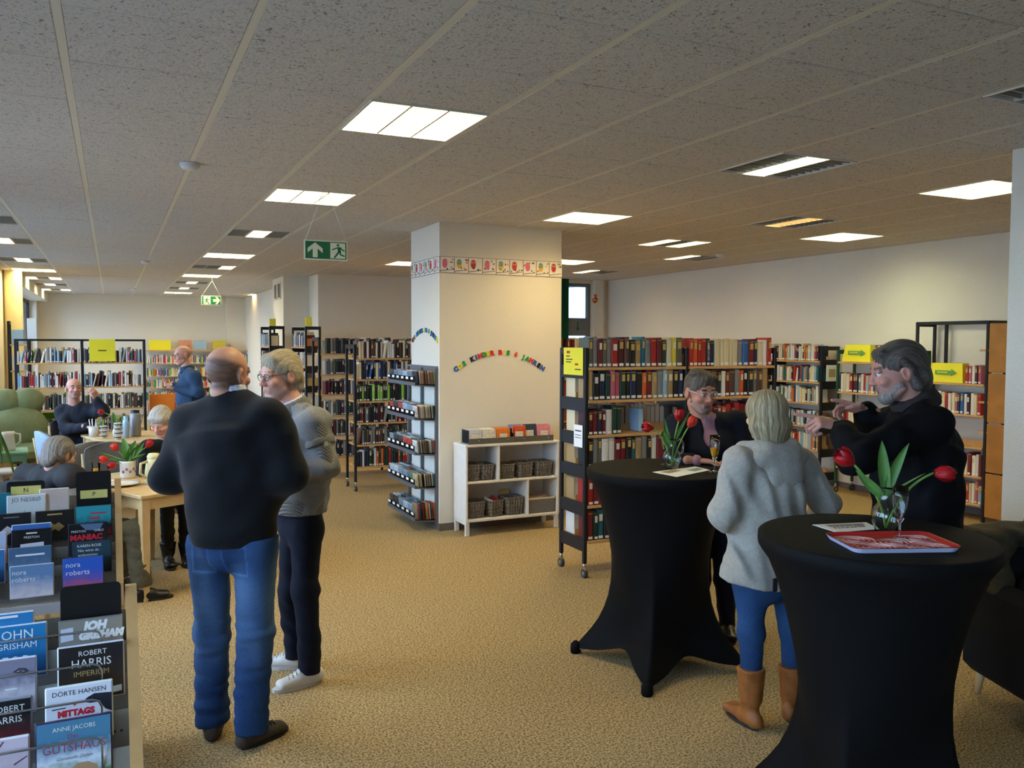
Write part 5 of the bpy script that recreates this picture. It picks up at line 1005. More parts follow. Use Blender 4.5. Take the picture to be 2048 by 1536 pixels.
def person(key, label, skin, brow, hairf, top, legs, stubble=None, lips='#a8685c', hands=None, hs=1.0, roll=0, buzz=None):
    J = {k: np.array(v) for k, v in PJ[key].items()}; t = thing('person', label, 'person', (*PJ[key]['base'], 0)); H = head_frame(J['head'], PJ[key]['f'], roll)
    parts = []
    nk = J['neck']; hb = T(H, (0, -.03, -.07))
    D, lo = field(hp(H, FACE+EARS, hs)+[('c', hb, nk+(0, 0, -.03), .056, .064)], .0042, .010,
                  [(q, .008) for q in hp(H, [('e', (-.031, .096, .006), (.016, .014, .010), None), ('e', (.031, .096, .006), (.016, .014, .010), None)], hs)]+[(q, .003) for q in hp(H, [('c', (-.02, .093, -.061), (.02, .093, -.061), .0022, .0022), ('e', (-.088, -.010, -.002), (.006, .010, .018), None), ('e', (.088, -.010, -.002), (.006, .010, .018), None)], hs)])
    v, f = nets(D, lo, .0042); parts.append((v, f, 0))
    sL, sR = J['sL'], J['sR']; wd = sR-sL
    lim = [('t', J['pel'], J['chest'], wd, (.13, .09), (.15, .095)), ('c', sL, sR, .05, .05), ('c', nk-(0, 0, .03), J['chest'], .05, .09)]
    for s in 'LR': lim += [('c', J['s'+s], J['e'+s], .042, .034), ('c', J['e'+s], J['w'+s], .034, .024), ('c', J['pel'], J['h'+s], .09, .08), ('c', J['h'+s], J['k'+s], .07, .048), ('c', J['k'+s], J['a'+s], .042, .026), ('c', J['a'+s], J['a'+s]*(1, 1, 0)+(0, 0, .045), .026, .022), ('c', J['a'+s]*(1, 1, 0)+(0, 0, .04), J['a'+s]*(1, 1, 0)+nrm((J['t'+s]-J['a'+s])*(1, 1, 0))*.11+(0, 0, .034), .020, .014)]
    D, lo = field(lim, .018, .02); v, f = nets(D, lo, .018); parts.append((v, f, 0))
    for hd in (hands or []):
        D, lo = field(hand(*hd[0], **hd[1])+[('c', hd[0][0]-nrm(hd[0][1])*.05, hd[0][0], .027, .024)], .0036, .005); v, f = nets(D, lo, .0036); parts.append((v, f, 0))
    for e in EYES:
        m = MB(); m.ell((0, 0, 0), (.0125*hs,)*3, 14, 10); c = T(H, np.array(e)*hs); parts.append((np.array(m.v)+c, m.f, 1))
        m = MB(); m.ell((0, 0, 0), (.0062*hs, .0062*hs, .0062*hs), 10, 8); parts.append((np.array(m.v)+T(H, (np.array(e)+(0, .0078, -.001))*hs), m.f, 2))
    s0 = np.array(lin(skin)); lp = np.array(lin(lips)); bc = np.array(lin(brow)); sc_ = np.array(lin(stubble)) if stubble else None; gn = wob(5, 130, .5)
    def col(V):
        q = (V-H[0])@H[1]/hs; x, y, z = q.T; near = np.linalg.norm(q, axis=1) < .16
        c = np.tile(s0, (len(V), 1)); red = np.array([1.08, .82, .76])
        def mixc(w, cc): nonlocal c; w = (np.clip(w, 0, 1)*near)[:, None]; c = c*(1-w)+cc*w
        mixc(.55*np.exp(-((np.abs(x)-.036)**2+(z+.022)**2)/.0005)*(y > .03), s0*red); mixc(.7*np.exp(-(x**2+(z+.02)**2)/.00022)*(y > .09), s0*red)
        mixc(.5*(np.abs(x) > .068)*(np.abs(z) < .045), s0*red)
        if sc_ is not None: mixc((.5+.2*gn(V))*np.clip((-.036-z)/.014, 0, 1)*np.clip((y-.0+.2*(z+.05))/.03, 0, 1)*(1-np.exp(-(x/.026)**2-((z+.061)/.010)**2)), sc_)
        if buzz: mixc(buzz[1]*(.92+.1*gn(V))*np.clip((buzz[2]-z-.25*y)/.02, 0, 1)*np.clip((.03-y)/.03, 0, 1)*np.clip((z+.075)/.02, 0, 1)*(1-(np.abs(x) > .0815)*(np.abs(y+.014) < .022)*(np.abs(z+.004) < .034)), np.array(lin(buzz[0])))
        mixc(1.0*np.exp(-(x/.021)**6-((z+.0605)/.0095)**4)*(y > .07), lp)
        mixc(1.1*np.exp(-((np.abs(x)-.033)/.019)**4-((z-.034)/.0055)**4)*(y > .05), bc)
        return np.clip(c, 0, 1)
    sdf_obj('body', parts, [SKIN, EYEW, IRIS], t, col)
    if hairf: hairf(t, H, hs)
    top(t, J, H); legs(t, J)
    return t
HAIRM = mat('hair', '#ffffff', .5, .3, attr='Col')
def _hairm():
    nt = HAIRM.node_tree; N = nt.nodes; L = nt.links; b = N['Principled BSDF']; old = b.inputs['Base Color'].links[0].from_socket
    a = N.new('ShaderNodeAttribute'); a.attribute_name = 'Strand'; n = N.new('ShaderNodeTexNoise'); n.inputs['Scale'].default_value = 1.0; n.inputs['Detail'].default_value = 3
    L.new(a.outputs['Vector'], n.inputs['Vector']); r = N.new('ShaderNodeMapRange'); r.inputs[1].default_value = .3; r.inputs[2].default_value = .7; r.inputs[3].default_value = .5; r.inputs[4].default_value = 1.3
    L.new(n.outputs['Fac'], r.inputs[0]); mx = N.new('ShaderNodeVectorMath'); mx.operation = 'SCALE'; L.new(old, mx.inputs[0]); L.new(r.outputs[0], mx.inputs['Scale']); L.new(mx.outputs[0], b.inputs['Base Color'])
    bp = N.new('ShaderNodeBump'); bp.inputs['Strength'].default_value = .8; bp.inputs['Distance'].default_value = .006; L.new(n.outputs['Fac'], bp.inputs['Height']); L.new(bp.outputs['Normal'], b.inputs['Normal'])
_hairm()
def hvec(H, mode, n=1.0):
    w1 = wob(9, 16, 1.0)
    def f(V):
        q = (V-H[0])@H[1]; x, y, z = q.T; a = np.arctan2(x, -(y+.01))*.085 if mode == 'down' else x+.25*z
        al = z if mode == 'down' else y-z; return np.stack([(a*n+.004*w1(V))*420, al*26, x*0+z*(0 if mode == 'down' else 30)], 1)
    return f
def strands(H, amp, mode='back', n=1.0):
    w1 = wob(9, 16, 1.0); w2 = wob(21, 30, 1.0)
    def f(P, raw=False):
        q = (P-H[0])@H[1]; x, y, z = q[..., 0], q[..., 1], q[..., 2]
        a = np.arctan2(x, -(y+.01))*14*n if mode == 'down' else (x*170*n+z*30)
        s = .5*np.sin(a+1.0*w1(P))+.7*np.sin(a*1.9+1.6*w1(P)+.7*w2(P))+.5*np.sin(a*3.1+1.2*w2(P))
        return s if raw else s*amp
    return f
def hcol(H, c1, c2, mode, n=1.0):
    st = strands(H, 1, mode, n); a, b = np.array(lin(c1)), np.array(lin(c2))
    def f(V): w = np.clip(.45+.25*st(V, True), 0, 1)[:, None]; return a*(1-w)+b*w
    return f
def hair(name, c1, c2, prims, subs, amp=.0016, k=.024, res=.0046, mode='back', n=1.0):
    def f(t, H, hs): build('hair', hp(H, prims, hs), res, k, HAIRM, t, [(q, .010) for q in hp(H, subs, hs)], (), strands(H, amp, mode, n), hcol(H, c1, c2, mode, n), hvec(H, mode))
    return f
def shoe(t, J, s, m, sole, h=.085, name='shoe', w=.046, boot=None):
    a, tt = J['a'+s], J['t'+s]; d = nrm((tt-a)*(1, 1, 0)); heel = np.array([a[0], a[1], 0])-d*.045; toe = np.array([a[0], a[1], 0])+d*.195; sd = np.array([-d[1], d[0], 0])
    P = [('t', heel+(0, 0, .042), heel+d*.10+(0, 0, .046), sd, (.034, .040), (.037, .040)), ('t', heel+d*.08+(0, 0, .038), toe-d*.04+(0, 0, .030), sd, (.038, .036), (w, .026)), ('c', heel+d*.045+(0, 0, .05), a+(0, 0, -.01 if boot is None else 0), .038, .040)]
    if boot: P += [('c', a+(0, 0, -.02), a+(0, 0, boot), .050, .064)]
    o = build(name, P, .006, .02, m, t, (), [((0, 0, .012), (0, 0, -1))]+([((a[0], a[1], h), (0, 0, 1))] if boot is None else [((a[0], a[1], a[2]+boot), (0, 0, 1))]), wob(3, 55, .0025) if boot else None)
    so = MB(); n = 20; out = []
    for k in range(n):
        an = 2*PI*k/n; u = math.cos(an); q = heel+d*(.12+.128*u)+sd*(math.sin(an)*(.040 if u < 0 else w)); out.append(q)
    so.add([tuple(q+(0, 0, 0)) for q in out]+[tuple(q+(0, 0, .016)) for q in out], [tuple(range(n))[::-1], tuple(range(n, 2*n))]+[(i, (i+1) % n, (i+1) % n+n, i+n) for i in range(n)])
    obj('sole', so, sole, o); return o, heel, d, sd
def folds(J, seed, amp):
    a = wob(seed, 15, 1.0, (1, 1, .55)); b = wob(seed+50, 34, 1.0, (.7, .7, 1.5))
    def f(P):
        w = 0
        for s in 'LR':
            for q, r2 in ((J['k'+s], .02), (J['a'+s]+(0, 0, .1), .022), (J['h'+s]-(0, 0, .06), .012)): w = w+np.exp(-((P-q)**2).sum(-1)/r2)
        return amp*.9*a(P)+amp*.6*np.clip(w, 0, 1)*b(P)
    return f
def trousers(m, hem=.06, thigh=.088, knee=.064, cuff=.056, seat=(.165, .12), amp=.004, seed=1, col=None, topz=None, k=.035, tuck=False):
    def f(t, J):
        wd = J['hR']-J['hL']; P = [('t', J['pel']+(0, 0, .02), (J['hL']+J['hR'])/2, wd, seat, (seat[0]*.98, seat[1]))]
        for s in 'LR': P += [('c', J['h'+s], J['k'+s], thigh, knee), ('c', J['k'+s], J['a'+s]*(1, 1, 0)+(0, 0, max(hem-.02, .03)) if not tuck else J['a'+s], knee, cuff)]
        build('trousers', P, .0085, k, m, t, (), ([((0, 0, hem), (0, 0, -1))] if hem else [])+([((0, 0, topz), (0, 0, 1))] if topz else []), folds(J, seed, amp), col)
    return f
def ring(c, ax, r, rr, a0=0, a1=2*PI, n=14, tilt=None):
    ax = nrm(ax); x = nrm(np.cross(ax, (0.3, 1, .1))); y = np.cross(ax, x); pts = [np.array(c)+(x*math.cos(a0+(a1-a0)*k/n)+y*math.sin(a0+(a1-a0)*k/n))*r for k in range(n+1)]
    return [('c', pts[k], pts[k+1], rr, rr) for k in range(n)]
def facing(J):
    w = nrm((J['sR']-J['sL'])*(1, 1, 0)); return np.cross((0, 0, 1), w), w      # forward, right
def upper(t, J, m, name='sweater', hip=(.2, .15), waist=(.2, .15), chest=(.2, .14), sh=.066, arm=(.072, .058, .044), hem=.9, amp=.006, seed=2, cuff=.02, subs=(), k=.04, extra=(), neck=.064, res=.0085, cuts=(), belly=0, col=None, sleeves=True, freq=24):
    f, w = facing(J); wd = w; mid = (J['pel']+J['chest'])/2+f*belly; ms = (J['sL']+J['sR'])/2
    P = [('t', J['pel'], mid, wd, hip, waist), ('t', mid, J['chest'], wd, waist, chest), ('t', J['chest'], ms+(0, 0, -.03), wd, chest, (chest[0]*.8, chest[1]*.72)), ('c', J['sL'], J['sR'], sh, sh)]
    for s in 'LR':
        S_, E_, W_ = J['s'+s], J['e'+s], J['w'+s]; P.append(('c', J['neck']+(0, 0, -.015), S_*.75+J['neck']*.25, .055, sh*.9))
        if sleeves:
            we = W_-nrm(W_-E_)*cuff; P += [('c', S_, E_, arm[0], arm[1]), ('c', E_, we, arm[1], arm[2])]
        else: P += [('c', S_, S_*.9+E_*.1, arm[0], arm[0])]
    P += list(extra); hb = J['neck']*.6+J['head']*.4
    return build(name, P, res, k, m, t, [(('c', J['neck']+(0, 0, .0), hb+(0, 0, .03), neck, neck+.01), .012)]+list(subs), [((0, 0, hem), (0, 0, -1))]+list(cuts), wob(seed, freq, amp, (1, 1, .8)), col)
def collar(t, J, m, r=.066, rr=.012, h=(.0, .03), name='collar', n=4):
    rr = rr*.75
    ax = nrm(J['head']-J['neck']); P = []
    for k in range(n): P += ring(J['neck']+ax*(h[0]+(h[1]-h[0])*k/max(1, n-1)), ax, r-.004*k, rr)
    build(name, P, .005, .012, m, t)
def glasses(t, H, m, hs=1.0, r=.021, wire=.0016):
    b_ = MB(); z = .009; y = .101
    for s_ in (-1, 1):
        c = (s_*.031, y, z); b_.tube([tuple(T(H, np.array((c[0]+r*1.12*math.cos(2*PI*k/18), y-.004*abs(math.cos(2*PI*k/18)), c[2]+r*.86*math.sin(2*PI*k/18)))*hs)) for k in range(19)], wire, 6)
        b_.tube([tuple(T(H, np.array(q)*hs)) for q in ((s_*.0545, y-.004, z+.006), (s_*.073, .06, z+.008), (s_*.084, -.005, z+.008), (s_*.080, -.03, z-.012))], wire, 6)
    b_.tube([tuple(T(H, np.array(q)*hs)) for q in ((-.009, y, z+.004), (0, y+.004, z+.008), (.009, y, z+.004))], wire, 6)
    g = obj('glasses', b_, m, t)
    l = MB()
    for s_ in (-1, 1): l.add([tuple(T(H, np.array((s_*.031+r*1.08*math.cos(2*PI*k/18), y-.002, z+r*.83*math.sin(2*PI*k/18)))*hs)) for k in range(18)], [tuple(range(18))])
    obj('lens', l, mat('spectacle_lens', '#ffffff', trans=(.04, (.95, .96, .97))), g)
FSUB = ('e', (0, .118, -.035), (.074, .082, .108), None); EARSUB = [('e', (s_*.090, -.002, -.008), (.018, .026, .030), None) for s_ in (-1, 1)]
def beard(t, H, c1, c2, hs=1.0, full=1.0):
    build('beard', hp(H, [('e', (0, .060, -.088), (.040*full, .036, .034*full), None), ('c', (-.056, .012, -.05), (-.025, .058, -.088), .015, .018), ('c', (.056, .012, -.05), (.025, .058, -.088), .015, .018), ('c', (-.022, .085, -.046), (.022, .085, -.046), .006, .006)], hs), .0045, .012, HAIRM, t, [(q, .006) for q in hp(H, [('e', (0, .10, -.061), (.022, .025, .009), None)], hs)], (), strands(H, .001, 'down', 1.6), hcol(H, c1, c2, 'down', 1.6), hvec(H, 'down'))
# cloths
KNITK = mat('black_knit', '#111216', .9, .2, noise=(130, .35), sheen=.1); DENIM = mat('mid_blue_denim', '#ffffff', .85, .2, attr='Col', noise=(120, .18), bump=(260, .25, .003)); SHIRTW = mat('pale_blue_shirt', '#c9d2e2', .8)
GREYK = mat('grey_knit', '#8a8b8c', .9, .2, noise=(170, .22), bump=(220, .4, .004)); RIB = mat('ribbed_grey_knit', '#85847f', .9, .2, noise=(150, .2))
def _rib(m, axis, sc):
    nt = m.node_tree; N = nt.nodes; L = nt.links; w = N.new('ShaderNodeTexWave'); w.bands_direction = axis; w.inputs['Scale'].default_value = sc
    tc = N.new('ShaderNodeTexCoord'); L.new(tc.outputs['Object'], w.inputs['Vector']); b_ = N.new('ShaderNodeBump'); b_.inputs['Strength'].default_value = .9; b_.inputs['Distance'].default_value = .006
    L.new(w.outputs['Fac'], b_.inputs['Height']); L.new(b_.outputs['Normal'], N['Principled BSDF'].inputs['Normal'])
_rib(RIB, 'DIAGONAL', 34)
NAVYT = mat('navy_trousers', '#171c2b', .85, .2, noise=(120, .3)); FLEECE = mat('grey_fleece', '#a8a498', .95, .1, noise=(60, .12), bump=(150, .5, .005), sheen=.2); BOOT = mat('tan_boot_leather', '#9c5f2c', .5, noise=(20, .25)); RUB = mat('dark_rubber_sole', '#2a2624', .7)
COAT = mat('black_wool_coat', '#0c0c0f', .85, .15, noise=(90, .3)); COLB = mat('dark_brown_cord', '#2f2624', .9); BLAZ = mat('midnight_blazer', '#10131d', .8, .2, noise=(140, .25)); ROSE = mat('rose_shirt', '#9a6f78', .8); VEST = mat('charcoal_vest', '#232326', .8, noise=(50, .25)); GSHIRT = mat('grey_shirt', '#85837e', .85, noise=(30, .2))
OLIVE = mat('olive_trousers', '#57523f', .85, noise=(60, .2)); BLUEJ = mat('petrol_blue_jacket', '#23405e', .85, noise=(60, .2)); KN2 = mat('blue_black_sweater', '#1d2330', .9, noise=(80, .3)); DKSHOE = mat('black_leather_shoe', '#151415', .35); SUEDE = mat('grey_brown_suede', '#4a4238', .85, noise=(90, .2)); WSHOE = mat('white_sneaker', '#d9d8d3', .5); SOLEW = mat('white_rubber_sole', '#cfcec8', .6); DARKT = mat('black_trousers', '#121215', .85)
def denim_col(J, base, light, pockets=False):
    b0 = np.array(lin(base)); l0 = np.array(lin(light)); g = wob(11, 18, .5)
    def f(V):
        w = np.zeros(len(V))
        for s in 'LR':
            m = (J['h'+s]+J['k'+s])/2; w += .8*np.exp(-(((V-m)*(1, 1, .45))**2).sum(1)/.012); w += .45*np.exp(-(((V-J['k'+s])*(1, 1, .6))**2).sum(1)/.006)
        w = np.clip(w*(.75+.7*g(V)), 0, 1)[:, None]; c = b0*(1-w)+l0*w
        if pockets:
            fw_, rt = facing(J); q = V-J['pel']; a = q@rt; bk = (q@fw_) < -.02
            for sx in (-.085, .085):
                ins = (np.abs(a-sx) < .056)*(np.abs(q[:, 2]+.135) < .068)*bk; ed = ins*((np.abs(np.abs(a-sx)-.052) < .005)+(np.abs(np.abs(q[:, 2]+.135)-.063) < .005) > 0)
                c = np.where(ins[:, None] > 0, c*.8, c); c = np.where(ed[:, None] > 0, c*1.9, c)
        return np.clip(c, 0, 1)
    return f
def legset(tr, shoes): 
    def f(t, J): tr(t, J); shoes(t, J)
    return f
# ---- the man in the black sweater
def topA(t, J, H):
    upper(t, J, KNITK, 'sweater', (.205, .165), (.215, .175), (.215, .16), .072, (.080, .070, .05), .90, .006, 4, belly=.02, k=.075)
    collar(t, J, SHIRTW, .070, .012, (-.005, .04))
def legA(t, J):
    build_tr = trousers(DENIM, .07, .100, .078, .074, (.172, .132), .0075, 6, denim_col(J, '#24416c', '#6a90ba', True), .935, k=.03); build_tr(t, J)
    for s in 'LR':
        o, heel, d, sd = shoe(t, J, s, SUEDE, RUB); lc = MB()
        for q in range(3): c = heel+d*(.115+.022*q)+np.array((0, 0, .083-.008*q)); lc.tube([tuple(c-sd*.024-(0, 0, .006)), tuple(c+(0, 0, .004)), tuple(c+sd*.024-(0, 0, .006))], .003, 5)
        obj('lace', lc, mat('dark_lace', '#1c1a18', .8), o)
J_ = {k: np.array(v) for k, v in PJ['A'].items()}
person('A', 'bald man in black sweater and blue jeans standing with back turned', '#cf9a80', '#6b5648', None, topA, legA, hs=1.06, buzz=('#4a3c33', .85, .05), hands=[((J_['wL'], (.5, .7, .1), (.5, -.5, -.7), -1), {}), ((J_['wR'], (.0, .95, .1), (-.8, .2, -.5), 1), {})])
# ---- the man in the grey cardigan
def topB(t, J, H):
    f, w = facing(J); fr = J['chest']+f*.13
    upper(t, J, SHIRTW, 'shirt', (.15, .12), (.16, .125), (.165, .125), .05, (.05, .04, .03), 1.0, .003, 7, .05, neck=.055)
    upper(t, J, GREYK, 'cardigan', (.178, .142), (.178, .142), (.185, .142), .064, (.075, .062, .046), .905, .007, 8, subs=[(('c', J['neck']+f*.10+(0, 0, .03), fr+f*.02+(0, 0, .02), .045, .012), .015)], freq=22)
    collar(t, J, SHIRTW, .064, .010, (-.005, .028)); collar(t, J, RIB, .078, .015, (-.03, .018), 'knit_collar', 4)
    S_, E_ = J['sL'], J['eL']; W_ = J['wL']
    build('ribbed_panel', [('t', J['neck']*.35+S_*.65+(0, 0, .035), S_+w*-.035+(0, 0, .02), f, (.035, .03), (.04, .03)), ('t', S_+w*-.03, E_+w*-.018, f, (.046, .052), (.04, .052))], .007, .02, RIB, t)
    b_ = E_*.45+S_*.55; bd = build('sleeve_band', [('c', b_-(0, 0, .002), b_+(0, 0, .002), .0775, .0775)], .005, .01, mat('band_grey', '#77756f', .85), t, (), [(b_+(0, 0, .02), nrm(S_-E_)), (b_-(0, 0, .02), nrm(E_-S_))])
    e = b_-w*.080; m = MB(); yv = np.cross(w, (0, 0, 1)); m.lathe([(0, 0), (.013, 0)], 14, 0); R_ = np.stack([nrm(yv), (0, 0, 1), -w], 1); m.v = [tuple(e+R_@np.array(p)) for p in m.v]; obj('sleeve_emblem', m, WSHOE, bd)
    build('rib_hem', [('t', (J['pel'][0], J['pel'][1], .925), (J['pel'][0], J['pel'][1], .965), w, (.180, .143), (.180, .143))], .008, .01, RIB, t, (), [((0, 0, .897), (0, 0, -1)), ((0, 0, .985), (0, 0, 1))])
    glasses(t, H, mat('brown_frame', '#4a3128', .3), 1.0, .021, .0019)
def legB(t, J):
    trousers(NAVYT, .06, .088, .066, .054, (.155, .125), .007, 9)(t, J)
    for s in 'LR':
        o, heel, d, sd = shoe(t, J, s, WSHOE, SOLEW, .095); lc = MB()
        for q in range(5): c = heel+d*(.105+.02*q)+np.array((0, 0, .088-.008*q)); lc.tube([tuple(c-sd*.024-(0, 0, .008)), tuple(c+(0, 0, .003)), tuple(c+sd*.024-(0, 0, .008))], .003, 5)
        obj('lace', lc, WHITEM, o)
J_ = {k: np.array(v) for k, v in PJ['B'].items()}
person('B', 'smiling man in grey knit cardigan with glasses and swept back hair', '#d09a84', '#8d7560', hair('ashblond', '#8f8066', '#c0b294', [('e', (0, -.020, .046), (.083, .104, .088), None), ('e', (0, -.078, -.022), (.068, .045, .075), None), ('e', (-.070, -.035, .005), (.020, .045, .05), None), ('e', (.070, -.035, .005), (.020, .045, .05), None), ('c', (-.04, .048, .098), (.04, .048, .098), .018, .018), ('e', (0, -.07, -.075), (.055, .03, .035), None)], [FSUB]+EARSUB, .0010),
       topB, legB, '#9c8a7c', '#b5706a', [((J_['wL'], (-.95, .12, -.05), (.05, .4, -.9), -1), {}), ((J_['wR'], (-.9, -.2, 0), (0, -.4, -.8), 1), {})], 1.06)
# ---- the woman in the hoodie
def topC(t, J, H):
    f, w = facing(J)
    upper(t, J, FLEECE, 'hooded_jacket', (.222, .165), (.188, .145), (.185, .14), .066, (.078, .066, .052), .665, .010, 12, -.02, k=.045, freq=20,
          extra=[('t', J['pel']-(0, 0, .08), J['pel']-(0, 0, .02), w, (.235, .175), (.222, .165))], cuts=[((J['pel'][0], J['pel'][1], .672), (-.12, .1, -1))])
    nk = J['neck']
    build('hood', [('e', nk-f*.085+(0, 0, -.035), (.175, .06, .065), np.stack([w, f, (0, 0, 1)], 1)), ('e', nk-f*.115+(0, 0, -.115), (.105, .042, .085), np.stack([w, f, (0, 0, 1)], 1)), ('c', nk-w*.14+f*.03+(0, 0, -.01), nk-w*.08-f*.07+(0, 0, .01), .035, .04), ('c', nk+w*.14+f*.03+(0, 0, -.01), nk+w*.08-f*.07+(0, 0, .01), .035, .04), ('c', nk-w*.13+f*.03, nk-w*.04+f*.1-(0, 0, .04), .03, .03), ('c', nk+w*.13+f*.03, nk+w*.04+f*.1-(0, 0, .04), .03, .03)], .007, .03, FLEECE, t, [(('c', nk-(0, 0, .05), nk+(0, 0, .12), .062, .075), .015)], (), wob(14, 26, .004))
    collar(t, J, mat('blue_striped_collar', '#8796b4', .8), .060, .010, (0, .02))
    obj('hem_tag', B().box(-.012, .012, -.003, .003, -.03, .03), mat('dark_tag', '#26262a', .7), t, loc=tuple(J['pel']-f*.178-w*.115-(0, 0, .035)))
def legC(t, J):
    trousers(DENIM, None, .084, .062, .040, (.165, .135), .004, 15, denim_col(J, '#1c3458', '#335a88'), tuck=True)(t, J)
    for s in 'LR': shoe(t, J, s, BOOT, RUB, name='boot', boot=.12)
J_ = {k: np.array(v) for k, v in PJ['C'].items()}
person('C', 'woman in grey hooded jacket, jeans and tan boots, back turned', '#d3a48c', '#8d7a60', hair('dirtyblond', '#77684a', '#cdbf98', [('e', (0, -.018, .034), (.094, .110, .094), None), ('e', (0, -.035, -.045), (.092, .082, .075), None), ('c', (-.07, -.05, -.05), (-.062, -.045, -.115), .038, .02), ('c', (.07, -.05, -.05), (.062, -.045, -.115), .038, .02), ('c', (0, -.085, -.05), (0, -.08, -.12), .04, .022), ('c', (-.04, -.08, -.05), (-.035, -.07, -.125), .035, .018), ('c', (.04, -.08, -.05), (.035, -.07, -.12), .035, .018)], [('e', (0, .118, -.03), (.062, .075, .1), None)], .0016, mode='down'),
       topC, legC, None, hands=[((J_['wL'], (.5, .8, .2), (.4, -.3, -.8), -1), {}), ((J_['wR'], (-.4, .9, .2), (-.4, -.3, -.8), 1), {})], hs=1.0)
# ---- the man in the black coat
def topD(t, J, H):
    f, w = facing(J)
    upper(t, J, COAT, 'coat', (.215, .17), (.212, .175), (.215, .165), .074, (.088, .075, .055), .62, .008, 17, .03, k=.045, extra=[('t', J['pel']-(0, 0, .33), J['pel'], w, (.235, .185), (.215, .17))])
    collar(t, J, COLB, .088, .024, (-.03, .03), 'coat_collar', 4); beard(t, H, '#9d968e', '#6e6862', 1.1)
def legD(t, J):
    trousers(DARKT, .06, .09, .066, .055, (.16, .125))(t, J)
    for s in 'LR': shoe(t, J, s, DKSHOE, RUB)
J_ = {k: np.array(v) for k, v in PJ['D'].items()}
person('D', 'bearded man in long black coat gesturing with both hands', '#b98675', '#5a4a40', hair('darkgrey', '#39332e', '#6b645c', [('e', (0, -.022, .042), (.083, .104, .086), None), ('e', (0, -.080, -.030), (.070, .045, .080), None), ('c', (-.074, -.012, .045), (-.070, -.045, -.065), .016, .022), ('c', (.074, -.012, .045), (.070, -.045, -.065), .016, .022), ('c', (-.045, .052, .090), (.045, .052, .090), .015, .015), ('c', (.06, .05, .075), (.072, .03, .03), .012, .008)], [('e', (0, .120, -.03), (.068, .072, .104), None)]+EARSUB, .0010),
       topD, legD, '#8d857e', '#8e5a50', [((J_['wL'], (-.84, .48, .22), (.25, .35, -.9), -1), dict(curl=(.1, 1.15, 1.25, 1.3), point=True, s=1.08)), ((J_['wR'], (-.86, .40, .25), (.0, -.45, -.85), 1), dict(curl=(.1, .6, .85, 1.0), point=True, s=1.08))], 1.10)
# ---- the man in the blazer
def topE(t, J, H):
    f, w = facing(J); ch = J['chest']
    upper(t, J, ROSE, 'shirt', (.16, .125), (.165, .13), (.17, .13), .052, (.05, .042, .032), .75, .003, 19, .0, neck=.055)
    upper(t, J, BLAZ, 'blazer', (.19, .15), (.19, .15), (.198, .148), .070, (.080, .066, .048), .62, .006, 20, .035, subs=[(('c', J['neck']+f*.085+(0, 0, .0), ch+f*.148-(0, 0, .17), .052, .034), .008)], k=.035)
    collar(t, J, ROSE, .062, .011, (-.008, .025)); m = MB()
    for q in range(4): m.ell(tuple(ch+f*(.137)+(0, 0, .08-.055*q)), (.005, .005, .005), 8, 6)
    obj('button', m, WHITEM, t, kind='stuff'); beard(t, H, '#6e645c', '#8a8078', 1.0, .85); glasses(t, H, mat('clear_frame', '#c8c0a8', .2), 1.0, .023, .0022)
    rg = MB(); rg.tube([tuple(J['wR']+(.075+.012*math.cos(a), -.066+.006*math.sin(a), .003+.011*math.sin(a))) for a in np.linspace(0, 2*PI, 10)], .003, 6); obj('ring', rg, CHROME, t)
def legE(t, J):
    trousers(NAVYT, .05, .085, .062, .05, (.155, .12))(t, J)
    for s in 'LR': shoe(t, J, s, DKSHOE, RUB)
J_ = {k: np.array(v) for k, v in PJ['E'].items()}
person('E', 'man in dark blazer and rose shirt with clear framed glasses at standing table', '#b87f68', '#3f332a', hair('brown', '#3d332a', '#6d5f50', [('e', (0, -.018, .048), (.083, .102, .084), None), ('e', (-.01, .05, .098), (.058, .036, .026), None), ('e', (0, -.07, -.01), (.066, .04, .06), None), ('e', (.03, .0, .118), (.05, .05, .022), None)], [('e', (0, .122, -.035), (.072, .078, .108), None)]+EARSUB, .0014),
       topE, legE, '#7d7168', '#8a544a', [((J_['wR'], (.86, -.5, -.05), (0, 0, -1), 1), dict(curl=(.25, .3, .35, .4))), ((J_['wL'], (-.75, -.45, -.08), (0, 0, -1), -1), dict(curl=(.35, .4, .45, .5)))], 1.05)
# ---- seated white haired woman
def topF(t, J, H): upper(t, J, KNITK, 'sweater', (.165, .13), (.165, .13), (.17, .125), .058, (.066, .055, .042), .43, .005, 22)
def legF(t, J):
    trousers(DARKT, .10, .082, .060, .048, (.16, .13), .005, 23)(t, J)
    for s in 'LR': shoe(t, J, s, DKSHOE, RUB, boot=.06)
J_ = {k: np.array(v) for k, v in PJ['F'].items()}
person('F', 'white haired woman in black leaning over the cafe table', '#d79f88', '#a89888', hair('white', '#cfc9bc', '#aaa294', [('e', (0, -.012, .042), (.084, .106, .088), None), ('c', (-.045, .066, .072), (.045, .066, .072), .020, .020), ('e', (0, -.075, -.015), (.066, .04, .06), None), ('c', (-.074, .01, .04), (-.074, .0, -.01), .014, .01), ('c', (.074, .01, .04), (.074, .0, -.01), .014, .01)], [('e', (0, .122, -.045), (.070, .075, .095), None)]+EARSUB, .0010),
       topF, legF, hands=[((J_['wR'], (.3, -.9, .05), (0, 0, -1), 1), {}), ((J_['wL'], (-.2, -.9, .05), (0, 0, -1), -1), {})])
